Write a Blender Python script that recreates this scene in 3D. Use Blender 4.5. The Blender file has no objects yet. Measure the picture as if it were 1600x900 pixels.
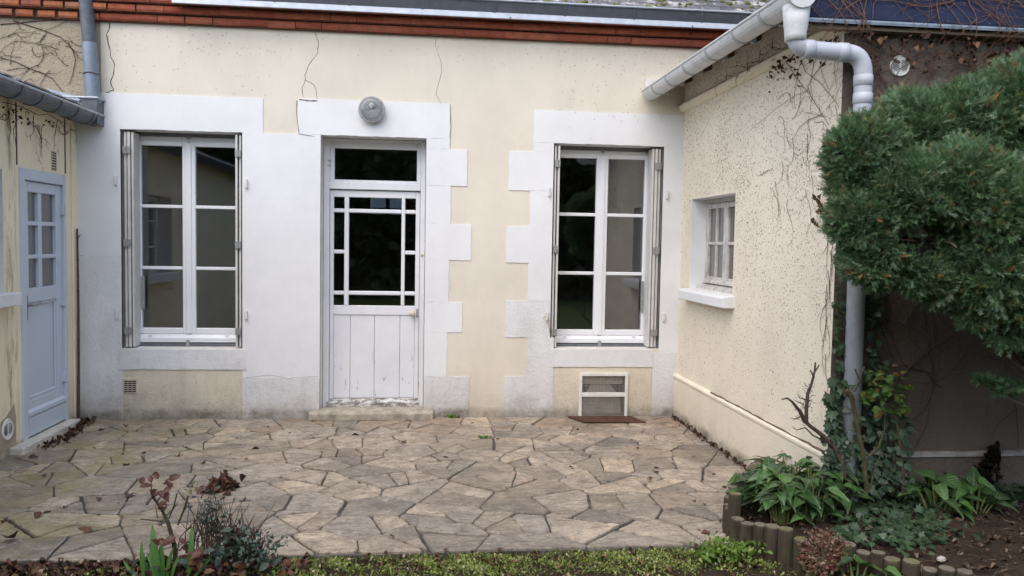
import bpy, math, random
import numpy as np
from mathutils import Vector, Matrix
random.seed(7); RNG = np.random.default_rng(7)
scene = bpy.context.scene
COL = scene.collection
R_ = math.radians

# ------------------------------------------------------------------ camera
FPX = 1270.0                      # focal length in pixels of the 1600 px wide picture
YAW, PITCH, ROLL = R_(6.26), R_(3.22), R_(-1.022)
CAM = np.array([0.0, -7.326, 1.6])
_cy, _sy, _cp, _sp, _cr, _sr = math.cos(YAW), math.sin(YAW), math.cos(PITCH), math.sin(PITCH), math.cos(ROLL), math.sin(ROLL)
_right = np.array([_cy, -_sy, 0.0]); _fwd = np.array([_sy*_cp, _cy*_cp, -_sp]); _down = np.cross(_fwd, _right)
_r2 = _cr*_right + _sr*_down; _d2 = -_sr*_right + _cr*_down
CM = np.array([_r2, _d2, _fwd])
cd = bpy.data.cameras.new('camera'); cam = bpy.data.objects.new('camera', cd); COL.objects.link(cam)
cd.sensor_width = 36; cd.lens = FPX/1600*36; cd.clip_start = .05; cd.clip_end = 400
cam.matrix_world = Matrix(((_r2[0], -_d2[0], -_fwd[0], CAM[0]), (_r2[1], -_d2[1], -_fwd[1], CAM[1]), (_r2[2], -_d2[2], -_fwd[2], CAM[2]), (0, 0, 0, 1)))
scene.camera = cam

# ------------------------------------------------------------------ sky, sun, exposure (overcast)
SUN_EL, SUN_AZ = R_(55), R_(213)        # azimuth clockwise from +Y: behind the camera, to the left
world = bpy.data.worlds.new('World'); scene.world = world; world.use_nodes = True
wn = world.node_tree.nodes; wl = world.node_tree.links
sky = wn.new('ShaderNodeTexSky'); sky.sky_type = 'NISHITA'; sky.sun_disc = False
sky.sun_elevation = SUN_EL; sky.sun_rotation = SUN_AZ; sky.air_density = 1.0; sky.dust_density = 2.5; sky.ozone_density = 1.0
wl.new(sky.outputs[0], wn['Background'].inputs[0]); wn['Background'].inputs[1].default_value = 0.15
sd = bpy.data.lights.new('sun', 'SUN'); sd.energy = 1.4; sd.angle = R_(108); sd.color = (1, .96, .90)
sun = bpy.data.objects.new('sun', sd); COL.objects.link(sun)
sun.rotation_euler = Vector((-math.sin(SUN_AZ)*math.cos(SUN_EL), -math.cos(SUN_AZ)*math.cos(SUN_EL), -math.sin(SUN_EL))).to_track_quat('-Z', 'Y').to_euler()
scene.view_settings.view_transform = 'Standard'; scene.view_settings.look = 'None'
scene.view_settings.gamma = 1; scene.view_settings.use_curve_mapping = False
scene.view_settings.exposure = 0.84
scene.render.engine = 'CYCLES'

# ------------------------------------------------------------------ measuring helpers: a pixel of the photo on a real plane
def ray(x, y): return CM.T @ np.array([(x-800)/FPX, (y-450)/FPX, 1.0])
def onY(x, y, Y=0.0): d = ray(x, y); return CAM + d*(Y-CAM[1])/d[1]
def onZ(x, y, Z=0.0): d = ray(x, y); return CAM + d*(Z-CAM[2])/d[2]
def onX(x, y, X): d = ray(x, y); return CAM + d*(X-CAM[0])/d[0]
def XW(px, py=400, Y=0.0): return float(onY(px, py, Y)[0])
def ZW(py, px=600, Y=0.0): return float(onY(px, py, Y)[2])

# ------------------------------------------------------------------ material helper
class NT:
    def __init__(s, name, rough=.8, spec=.3):
        s.mat = bpy.data.materials.new(name); s.mat.use_nodes = True
        s.nt = s.mat.node_tree; s.b = s.nt.nodes['Principled BSDF']
        s.b.inputs['Roughness'].default_value = rough; s.b.inputs['Specular IOR Level'].default_value = spec
        s._pos = None
    def n(s, t, **kw):
        nd = s.nt.nodes.new(t)
        for k, v in kw.items(): setattr(nd, k, v)
        return nd
    def put(s, sock, v):
        if hasattr(v, 'is_linked') or isinstance(v, bpy.types.NodeSocket): s.nt.links.new(v, sock)
        else:
            if isinstance(v, tuple) and len(v) == 3 and sock.type == 'RGBA': v = (*v, 1)
            sock.default_value = v
    def pos(s):
        if s._pos is None: s._pos = s.n('ShaderNodeNewGeometry').outputs['Position']
        return s._pos
    def xyz(s):
        q = s.n('ShaderNodeSeparateXYZ'); s.put(q.inputs[0], s.pos()); return q.outputs
    def scaled(s, v3):
        m = s.n('ShaderNodeVectorMath', operation='MULTIPLY'); s.put(m.inputs[0], s.pos()); m.inputs[1].default_value = v3; return m.outputs[0]
    def noise(s, scale, detail=4, rough=.6, vec=None, dist=0.0):
        q = s.n('ShaderNodeTexNoise'); s.put(q.inputs['Vector'], vec or s.pos())
        q.inputs['Scale'].default_value = scale; q.inputs['Detail'].default_value = detail; q.inputs['Roughness'].default_value = rough; q.inputs['Distortion'].default_value = dist
        return q.outputs[0]
    def voro(s, scale, vec=None, feature='F1'):
        q = s.n('ShaderNodeTexVoronoi', feature=feature); s.put(q.inputs['Vector'], vec or s.pos()); q.inputs['Scale'].default_value = scale; return q.outputs[0]
    def ramp(s, fac, stops, interp='LINEAR'):
        q = s.n('ShaderNodeValToRGB'); s.put(q.inputs[0], fac); e = q.color_ramp.elements; q.color_ramp.interpolation = interp
        while len(e) < len(stops): e.new(.5)
        for el, (p, c) in zip(e, stops):
            el.position = p; el.color = (c, c, c, 1) if isinstance(c, (int, float)) else (*c, 1)
        return q.outputs[0]
    def mix(s, f, a, b, mode='MIX'):
        q = s.n('ShaderNodeMix', data_type='RGBA', blend_type=mode); s.put(q.inputs[0], f); s.put(q.inputs[6], a); s.put(q.inputs[7], b); return q.outputs[2]
    def m(s, op, a, b=0.0, clamp=False):
        q = s.n('ShaderNodeMath', operation=op, use_clamp=clamp); s.put(q.inputs[0], a); s.put(q.inputs[1], b); return q.outputs[0]
    def mapr(s, v, a, b, c=0.0, d=1.0):
        q = s.n('ShaderNodeMapRange'); s.put(q.inputs[0], v); q.inputs[1].default_value = a; q.inputs[2].default_value = b; q.inputs[3].default_value = c; q.inputs[4].default_value = d; return q.outputs[0]
    def attr(s, name='Col'):
        q = s.n('ShaderNodeAttribute'); q.attribute_name = name; sp = s.n('ShaderNodeSeparateColor'); s.put(sp.inputs[0], q.outputs['Color']); return sp.outputs
    def objrand(s): return s.n('ShaderNodeObjectInfo').outputs['Random']
    def objcol(s): return s.n('ShaderNodeObjectInfo').outputs['Color']
    def bump(s, h, strength=.3, dist=.01):
        q = s.n('ShaderNodeBump'); s.put(q.inputs['Height'], h); q.inputs['Strength'].default_value = strength; q.inputs['Distance'].default_value = dist
        s.put(s.b.inputs['Normal'], q.outputs[0])
    def col(s, c): s.put(s.b.inputs['Base Color'], c); return s
    def rough(s, v): s.put(s.b.inputs['Roughness'], v); return s

MAT = {}
def simple(name, c, rough=.7, var=.12, scale=8, bump=0, bscale=80, metal=0, spec=.3):
    t = NT(name, rough, spec); d = tuple(x*(1-var) for x in c); l = tuple(min(1, x*(1+var)) for x in c)
    t.col(t.ramp(t.noise(scale, 5), [(.3, d), (.7, l)]))
    if bump: t.bump(t.noise(bscale, 4), bump, .01)
    t.b.inputs['Metallic'].default_value = metal
    MAT[name] = t.mat; return t.mat

def render_mat(name, c, dirtc, bump=.35, bscale=130, blot=.5, base_dirt=.5, coarse=0.0, moss=None):
    """painted or bare rendered wall: soft blotches, rain streaks, splash dirt with ragged edge at the foot"""
    t = NT(name, .9, .15); P = t.xyz()
    lo = tuple(x*.90 for x in c); hi = tuple(min(1, x*1.05) for x in c)
    base = t.ramp(t.noise(1.3, 6, .65), [(.3, lo), (.72, hi)])
    st = t.noise(2.2, 6, .7, t.scaled((1.6, 1.6, .35)))
    base = t.mix(t.m('MULTIPLY', t.ramp(st, [(.5, 0), (.78, 1)]), .30*blot), base, dirtc)
    fl = t.ramp(t.noise(7, 8, .75), [(.60, 0), (.72, 1)])
    base = t.mix(t.m('MULTIPLY', fl, .28*blot), base, dirtc)
    if base_dirt:
        h = t.m('ADD', P[2], t.m('MULTIPLY', t.noise(3.5, 6, .7), -.75))
        g = t.ramp(t.mapr(h, -.42, .12), [(0, 1), (.45, .35), (1, 0)])
        base = t.mix(t.m('MULTIPLY', g, base_dirt), base, dirtc)
        fk = t.m('MULTIPLY', t.ramp(t.noise(26, 6, .7), [(.56, 0), (.64, 1)]), t.mapr(P[2], .75, .1))
        base = t.mix(t.m('MULTIPLY', fk, .28*base_dirt), base, tuple(x*.55 for x in dirtc))
        ft = t.ramp(t.m('ADD', P[2], t.m('MULTIPLY', t.noise(9, 8, .8), -.10)), [(0, 1), (.05, .0)])
        base = t.mix(t.m('MULTIPLY', ft, t.ramp(t.noise(5, 6, .7), [(.38, .15), (.62, .8)])), base, (.15, .135, .10))
    if moss:
        mk = t.m('MULTIPLY', t.ramp(t.noise(4.0, 7, .75, t.scaled((1, 2.2, .45))), [(.47, 0), (.62, 1)]), moss[3](t, P))
        base = t.mix(mk, base, moss[:3])
    t.col(base)
    h = t.noise(bscale, 5, .65)
    if coarse: h = t.m('ADD', h, t.m('MULTIPLY', t.noise(34, 6, .7), coarse))
    h = t.m('ADD', h, t.m('MULTIPLY', t.noise(9, 3), .8))
    t.bump(h, bump, .012); MAT[name] = t.mat; return t.mat

CREAM = (.755, .70, .595)
render_mat('cream_render', CREAM, (.40, .34, .26), .35, 150, .45, .55)
render_mat('cream_panel', (.78, .71, .57), (.38, .35, .30), .6, 110, 1.5, 1.0, .9)
render_mat('cream_rough', (.87, .79, .645), (.46, .39, .29), .55, 95, .55, .35, .7)
render_mat('annex_render', (.87, .78, .58), (.45, .40, .30), .25, 140, .6, .5, 0,
           (.16, .17, .04, lambda t, P: t.m('MULTIPLY', t.m('MULTIPLY', t.mapr(P[1], -1.02, -1.06), t.mapr(P[1], -1.24, -1.15)), .8)))
render_mat('roughcast', (.44, .37, .28), (.24, .20, .16), .9, 70, .8, 0, 1.2)
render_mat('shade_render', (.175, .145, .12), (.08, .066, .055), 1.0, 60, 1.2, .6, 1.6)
render_mat('white_paint', (.79, .795, .81), (.54, .51, .47), .18, 90, .25, .55, .2)
render_mat('white_flaky', (.76, .765, .78), (.44, .41, .375), .5, 60, 1.4, 1.0, .8)
simple('reveal_paint', (.70, .69, .67), .8, .1, 6, .2)
simple('pvc_white', (.80, .81, .84), .35, .03, 3, 0, spec=.5)
simple('aluminium_dark', (.16, .17, .18), .5, .2, 20, metal=.3)
simple('shutter_paint', (.62, .61, .59), .5, .08, 12, .1)
simple('hinge_metal', (.34, .34, .34), .5, .25, 60, .2, metal=.4)
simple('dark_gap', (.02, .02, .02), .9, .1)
simple('zinc', (.105, .12, .14), .5, .25, 14, .1, 40, .2, .4)
simple('zinc_dark', (.045, .052, .065), .5, .25, 14, .1, 40, .1, .4)
simple('zinc_pipe', (.20, .245, .30), .5, .18, 9, .1, 40, .3, .5)
simple('zinc_light', (.36, .40, .46), .5, .15, 12, .08, 40, .4, .5)
simple('interior', (.50, .44, .38), .95, .2, 2)
simple('interior_floor', (.28, .20, .14), .6, .3, 2)
simple('curtain', (.30, .28, .26), .95, .1, 5)
simple('steel', (.45, .45, .46), .3, .1, 40, metal=.9)
simple('knob_ivory', (.62, .55, .42), .35, .15, 50, spec=.5)
simple('crack', (.14, .10, .08), .95, .4, 40)
simple('bark_vine', (.082, .056, .045), .85, .4, 50, .3)
simple('bark_red', (.115, .06, .042), .85, .4, 50, .3)
simple('bark_pale', (.26, .19, .14), .85, .4, 40, .3)
simple('cane', (.10, .055, .045), .6, .35, 30, .2)
simple('speck', (.24, .18, .13), .95, .3, 90)
simple('stone_step', (.36, .32, .26), .9, .35, 14, .5, 60)
simple('concrete_white', (.56, .53, .47), .9, .2, 12, .4, 70)
simple('rust', (.085, .040, .028), .9, .45, 30, .5, 80)
simple('soffit_wood', (.12, .065, .05), .85, .35, 8, .3)
simple('vent_white', (.74, .74, .70), .5, .08, 20, .1)
simple('grille_cream', (.60, .53, .42), .7, .12, 30, .2)
simple('board_grey', (.30, .28, .26), .9, .5, 12, .4)
simple('wire', (.33, .31, .28), .6, .3, 60, metal=.4)
simple('twine', (.42, .30, .16), .9, .2)
simple('rose_stem', (.075, .066, .034), .75, .45, 30, .3)
simple('green_stem', (.14, .17, .06), .7, .35, 30, .2)
simple('pebble', (.42, .38, .33), .85, .3, 20, .3)
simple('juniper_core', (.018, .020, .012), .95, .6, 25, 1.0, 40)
simple('moss', (.12, .13, .03), .95, .5, 30, .5)

def m_wood():
    t = NT('door_paint', .55, .35); P = t.xyz()
    base = t.ramp(t.noise(2.5, 5), [(.3, (.70, .71, .74)), (.7, (.79, .80, .83))])
    k = t.ramp(t.noise(28, 7, .75, t.scaled((1, 1, .3))), [(.60, 0), (.65, 1)])
    k = t.m('MULTIPLY', k, t.mapr(P[2], .62, .12, .12, 1.0))
    base = t.mix(k, base, (.23, .20, .17)); t.col(base)
    t.bump(t.m('SUBTRACT', t.noise(60, 4, .6, t.scaled((1, 1, .15))), t.m('MULTIPLY', k, 1.2)), .25, .006); MAT['door_paint'] = t.mat
    t = NT('weathered_board', .8, .2)
    k = t.ramp(t.noise(22, 8, .8, t.scaled((.5, 1, 1.4))), [(.45, 0), (.56, 1)])
    t.col(t.mix(k, (.68, .68, .68), (.20, .17, .14))); t.bump(t.m('MULTIPLY', k, -1), .5, .006); MAT['weathered_board'] = t.mat
    t = NT('weathered_wood', .75, .25)
    k = t.ramp(t.noise(14, 7, .75, t.scaled((1, 1, .4))), [(.45, 0), (.68, 1)])
    t.col(t.mix(k, (.60, .58, .55), (.30, .25, .21))); t.bump(t.noise(60, 4), .25, .005); MAT['weathered_wood'] = t.mat
    t = NT('blue_paint', .42, .45)
    t.col(t.ramp(t.noise(2, 4), [(.3, (.50, .57, .65)), (.7, (.55, .62, .70))])); t.bump(t.noise(50, 3), .08, .004); MAT['blue_paint'] = t.mat
m_wood()

def m_glass():
    for name, tint, refl in (('glass', (.90, .92, .93), .115), ('frosted_glass', (.5, .5, .48), .05)):
        t = NT(name); nt = t.nt
        lw = t.n('ShaderNodeLayerWeight'); lw.inputs[0].default_value = .5
        f5 = t.m('POWER', lw.outputs['Facing'], 4.0)
        fac = t.m('ADD', t.m('MULTIPLY', f5, .9), refl, True)
        gl = t.n('ShaderNodeBsdfGlossy'); gl.inputs['Roughness'].default_value = .015; gl.inputs[0].default_value = (1, 1, 1, 1)
        b = t.n('ShaderNodeBump'); b.inputs['Strength'].default_value = .035; b.inputs['Distance'].default_value = .01; t.put(b.inputs['Height'], t.noise(3.5, 2)); t.put(gl.inputs['Normal'], b.outputs[0])
        tr = t.n('ShaderNodeBsdfTransparent') if name == 'glass' else t.n('ShaderNodeBsdfDiffuse')
        tr.inputs[0].default_value = (*tint, 1) if name == 'glass' else (.13, .13, .125, 1)
        mx = t.n('ShaderNodeMixShader'); t.put(mx.inputs[0], fac); t.put(mx.inputs[1], tr.outputs[0]); t.put(mx.inputs[2], gl.outputs[0])
        nt.links.new(mx.outputs[0], nt.nodes['Material Output'].inputs[0]); MAT[name] = t.mat
    t = NT('lamp_glass'); w = t.n('ShaderNodeTexWave', wave_type='RINGS', rings_direction='Y'); w.inputs['Scale'].default_value = 24
    mp = t.n('ShaderNodeVectorMath', operation='SUBTRACT'); t.put(mp.inputs[0], t.pos()); mp.inputs[1].default_value = (-.463, 0, 2.735); t.put(w.inputs[0], mp.outputs[0])
    b = t.n('ShaderNodeBump'); b.inputs['Strength'].default_value = .6; b.inputs['Distance'].default_value = .006; t.put(b.inputs['Height'], w.outputs[1])
    gl = t.n('ShaderNodeBsdfGlossy'); gl.inputs['Roughness'].default_value = .08; t.put(gl.inputs['Normal'], b.outputs[0])
    tr = t.n('ShaderNodeBsdfTransparent'); tr.inputs[0].default_value = (.74, .76, .78, 1)
    lw = t.n('ShaderNodeLayerWeight'); lw.inputs[0].default_value = .35
    mx = t.n('ShaderNodeMixShader'); t.put(mx.inputs[0], t.m('ADD', t.m('MULTIPLY', lw.outputs['Facing'], .5), .13, True)); t.put(mx.inputs[1], tr.outputs[0]); t.put(mx.inputs[2], gl.outputs[0])
    t.nt.links.new(mx.outputs[0], t.nt.nodes['Material Output'].inputs[0]); MAT['lamp_glass'] = t.mat
m_glass()

def m_misc():
    # brick: tone per brick, soot and pale scrapes
    t = NT('brick', .88, .2); r = t.objrand()
    base = t.ramp(r, [(0, (.33, .085, .05)), (.4, (.38, .11, .062)), (.75, (.42, .135, .078)), (1, (.34, .10, .062))])
    base = t.mix(t.ramp(t.noise(14, 6, .7), [(.48, 0), (.72, .55)]), base, (.10, .045, .035))
    base = t.mix(t.ramp(t.noise(22, 7, .8), [(.60, 0), (.70, .55)]), base, (.52, .33, .22))
    base = t.mix(t.ramp(t.noise(55, 6, .75), [(.56, 0), (.66, .7)]), base, (.11, .05, .04)); t.col(base)
    t.bump(t.m('ADD', t.noise(40, 7, .75), t.noise(12, 4)), 1.0, .014); MAT['brick'] = t.mat
    t = NT('old_brick', .9, .2); r = t.objrand()
    base = t.ramp(r, [(0, (.38, .12, .06)), (.5, (.46, .17, .08)), (.8, (.30, .09, .06)), (1, (.50, .28, .14))])
    base = t.mix(t.ramp(t.noise(20, 6, .7), [(.5, 0), (.68, .85)]), base, (.12, .08, .07)); t.col(base)
    t.bump(t.noise(60, 5, .7), .6, .008); MAT['old_brick'] = t.mat
    simple('mortar_dark', (.11, .055, .04), .95, .35, 20, .6)
    # PVC gutters and pipe: grey-white, speckled with creeper marks
    for nm, c, k in (('pvc_gutter', (.66, .67, .68), .75), ('pvc_pipe', (.50, .53, .60), .6)):
        t = NT(nm, .45, .4)
        base = t.ramp(t.noise(4, 5), [(.3, tuple(x*.9 for x in c)), (.7, c)])
        z = t.xyz()[2]
        sp = t.ramp(t.noise(48, 4, .7), [(.62, 0), (.68, 1)])
        if nm == 'pvc_pipe': sp = t.m('MULTIPLY', sp, t.mapr(z, 2.2, 2.6))
        base = t.mix(t.m('MULTIPLY', sp, k), base, (.16, .15, .15))
        base = t.mix(t.m('MULTIPLY', t.ramp(t.noise(9, 6, .7), [(.52, 0), (.70, 1)]), .5), base, (.33, .32, .29))
        t.col(base); MAT[nm] = t.mat
    simple('pvc_bracket', (.40, .41, .42), .5, .15, 20)
    # flagstone: tone carried by each stone, veins, algae patches and yellow moss with their own shapes
    t = NT('flagstone', .85, .25); P = t.xyz()
    c = t.objcol(); sh = t.n('ShaderNodeVectorMath', operation='ADD'); t.put(sh.inputs[0], t.pos()); cb = t.n('ShaderNodeCombineXYZ'); rnd = t.objrand(); t.put(cb.inputs[0], t.m('MULTIPLY', rnd, 37.0)); t.put(cb.inputs[1], t.m('MULTIPLY', rnd, 91.0)); t.put(sh.inputs[1], cb.outputs[0]); own = sh.outputs[0]
    st2 = t.n('ShaderNodeVectorMath', operation='MULTIPLY'); t.put(st2.inputs[0], own); st2.inputs[1].default_value = (.7, 2.2, 1); own2 = st2.outputs[0]
    base = t.mix(t.ramp(t.noise(7, 9, .75, own, .8), [(.34, 0), (.66, 1)]), t.mix(1.0, c, (.60, .58, .56), 'MULTIPLY'), t.mix(1.0, c, (1.25, 1.20, 1.13), 'MULTIPLY'))
    v = t.ramp(t.noise(8, 10, .82, own2, 1.4), [(.50, 0), (.60, 1)])
    base = t.mix(t.m('MULTIPLY', v, .72), base, (.115, .10, .085))
    al = t.ramp(t.noise(1.0, 9, .78, None, .5), [(.44, 0), (.62, 1)])
    base = t.mix(t.m('MULTIPLY', al, .46), base, (.115, .106, .094))
    sp = t.ramp(t.noise(45, 8, .8), [(.52, 0), (.64, 1)])
    base = t.mix(t.m('MULTIPLY', sp, .65), base, (.085, .075, .065))
    pale = t.ramp(t.noise(14, 9, .8, own, .6), [(.56, 0), (.66, 1)])
    base = t.mix(t.m('MULTIPLY', pale, .62), base, (.56, .49, .41))
    ms = t.m('MULTIPLY', t.ramp(t.noise(2.4, 8, .75), [(.45, 0), (.62, 1)]), t.mapr(P[0], -1.35, -2.2))
    base = t.mix(t.m('MULTIPLY', ms, .60), base, (.25, .22, .07))
    t.col(base); t.rough(t.ramp(t.noise(6, 5), [(.3, .6), (.7, .92)]))
    t.bump(t.m('ADD', t.noise(16, 10, .78, t.scaled((1, 2, 1)), .6), t.m('MULTIPLY', t.noise(90, 4), .3)), .8, .016); MAT['flagstone'] = t.mat
    t = NT('paving_mortar', .95, .1)
    base = t.ramp(t.noise(2.6, 7, .7), [(.38, (.060, .055, .049)), (.58, (.105, .097, .086)), (.74, (.30, .275, .24))])
    base = t.mix(t.ramp(t.noise(30, 6, .7), [(.52, 0), (.66, .75)]), base, (.05, .046, .042)); t.col(base); t.bump(t.noise(70, 6, .7), .9, .012); MAT['paving_mortar'] = t.mat
    t = NT('mortar_smear', .95, .1); t.col(t.ramp(t.noise(25, 6, .7), [(.38, (.15, .135, .118)), (.66, (.42, .385, .335))])); MAT['mortar_smear'] = t.mat
    # soil, bed, far lawn
    t = NT('soil', .97, .1)
    base = t.ramp(t.noise(6, 8, .75), [(.3, (.032, .023, .017)), (.7, (.085, .06, .042))])
    base = t.mix(t.ramp(t.noise(40, 5, .7), [(.6, 0), (.7, .8)]), base, (.22, .16, .11))
    far = t.mapr(t.xyz()[1], -4.5, -6.0)
    base = t.mix(far, base, t.ramp(t.noise(3, 6), [(.3, (.05, .075, .02)), (.7, (.09, .12, .035))]))
    t.col(base); t.bump(t.noise(45, 6, .75), 1.0, .03); MAT['soil'] = t.mat
    # weathered round-pole timber
    t = NT('log_wood', .9, .15)
    base = t.ramp(t.noise(18, 6, .7, t.scaled((1, 1, .12))), [(.3, (.032, .025, .019)), (.65, (.085, .068, .05)), (.85, (.15, .122, .09))])
    base = t.mix(t.ramp(t.noise(7, 5), [(.5, 0), (.68, .65)]), base, (.09, .10, .035)); t.col(base)
    t.bump(t.noise(50, 5, .7, t.scaled((1, 1, .1))), .7, .008); MAT['log_wood'] = t.mat
    t = NT('log_end', .9, .15)
    base = t.ramp(t.noise(30, 6, .7), [(.3, (.08, .065, .048)), (.7, (.22, .19, .145))])
    base = t.mix(t.ramp(t.noise(8, 5), [(.52, 0), (.62, .8)]), base, (.13, .14, .04)); t.col(base); MAT['log_end'] = t.mat
    # roof slates with lichen
    t = NT('slate', .75, .3)
    base = t.ramp(t.noise(10, 5), [(.3, (.075, .075, .085)), (.7, (.16, .155, .165))])
    base = t.mix(t.ramp(t.noise(7, 7, .75), [(.52, 0), (.6, .9)]), base, (.48, .46, .44))
    t.col(base); t.bump(t.noise(50, 4), .4, .006); MAT['slate'] = t.mat
    t = NT('slate_blue', .8, .12)
    base = t.ramp(t.noise(5, 5), [(.3, (.009, .014, .034)), (.7, (.018, .025, .054))])
    base = t.mix(t.ramp(t.noise(55, 5, .7), [(.62, 0), (.70, .5)]), base, (.20, .20, .22)); t.col(base); MAT['slate_blue'] = t.mat
m_misc()

def leaf_mat(name, stops, vein=None, rough=.5, spec=.35, trans=.25):
    """leaf tone from a per-leaf value; optional pale veins from the leaf's own u,v"""
    t = NT(name, rough, spec); a = t.attr()
    c = t.ramp(a[2], stops)
    c = t.mix(t.ramp(t.noise(60, 4), [(.4, 0), (.7, .35)]), c, t.mix(1.0, c, (.55, .55, .5), 'MULTIPLY'))
    if vein:
        u = t.m('ABSOLUTE', t.m('SUBTRACT', a[0], .5))
        w = t.m('SINE', t.m('MULTIPLY', t.m('SUBTRACT', a[1], t.m('MULTIPLY', u, .7)), 46.0))
        k = t.m('MAXIMUM', t.ramp(w, [(.55, 0), (.9, 1)]), t.ramp(u, [(0, 1), (.07, 0)]))
        k = t.m('MULTIPLY', k, t.ramp(t.noise(9, 3), [(.38, 0), (.52, 1)]))
        c = t.mix(t.m('MULTIPLY', k, .5), c, vein)
    t.col(c)
    if trans:
        o = t.nt.nodes['Material Output']; tl = t.n('ShaderNodeBsdfTranslucent'); t.put(tl.inputs[0], c)
        mx = t.n('ShaderNodeMixShader'); mx.inputs[0].default_value = trans; t.put(mx.inputs[1], t.b.outputs[0]); t.put(mx.inputs[2], tl.outputs[0]); t.nt.links.new(mx.outputs[0], o.inputs[0])
    MAT[name] = t.mat
leaf_mat('juniper', [(0, (.036, .074, .027)), (.3, (.084, .160, .062)), (.6, (.122, .212, .10)), (.86, (.25, .35, .24)), (.93, (.24, .25, .07)), (1, (.32, .18, .08))], None, .6, .25, .2)
leaf_mat('arum_leaf', [(0, (.016, .046, .011)), (.6, (.042, .115, .022)), (1, (.085, .19, .036))], (.33, .42, .27), .33, .5)
leaf_mat('ivy_leaf', [(0, (.016, .036, .014)), (.6, (.030, .066, .024)), (1, (.06, .105, .045))], (.14, .19, .13), .4, .45, .15)
leaf_mat('rose_green', [(0, (.05, .10, .022)), (.65, (.095, .17, .035)), (.9, (.18, .16, .035)), (1, (.20, .08, .03))], None, .45)
leaf_mat('rose_red', [(0, (.065, .024, .02)), (.5, (.12, .042, .028)), (.8, (.17, .075, .035)), (1, (.15, .17, .09))], None, .4)
leaf_mat('strap_leaf', [(0, (.05, .14, .03)), (1, (.11, .25, .06))], None, .4)
leaf_mat('grey_green', [(0, (.04, .065, .045)), (.6, (.085, .125, .10)), (1, (.16, .20, .17))], None, .6)
leaf_mat('pale_weed', [(0, (.08, .15, .02)), (.6, (.15, .26, .04)), (1, (.28, .36, .10))], None, .5)
leaf_mat('moss_turf', [(0, (.08, .065, .04)), (.3, (.16, .20, .045)), (.7, (.29, .38, .085)), (.9, (.46, .50, .18)), (1, (.54, .46, .33))], None, .7)
leaf_mat('dead_leaf', [(0, (.045, .024, .018)), (.4, (.085, .043, .03)), (.75, (.14, .072, .046)), (.93, (.24, .14, .08)), (1, (.32, .25, .18))], None, .7, .25, .05)
leaf_mat('dry_debris', [(0, (.03, .02, .015)), (.6, (.085, .056, .038)), (1, (.20, .14, .095))], None, .8, .15, 0)
leaf_mat('red_shrub_leaf', [(0, (.16, .045, .04)), (.3, (.24, .10, .085)), (.6, (.14, .13, .05)), (1, (.34, .24, .18))], None, .6)
leaf_mat('dead_black', [(0, (.012, .010, .008)), (1, (.03, .024, .02))], None, .9, .1, 0)
leaf_mat('hedge_leaf', [(0, (.04, .06, .025)), (.8, (.10, .13, .06)), (1, (.16, .11, .06))], None, .6, .2, .1)

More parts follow.
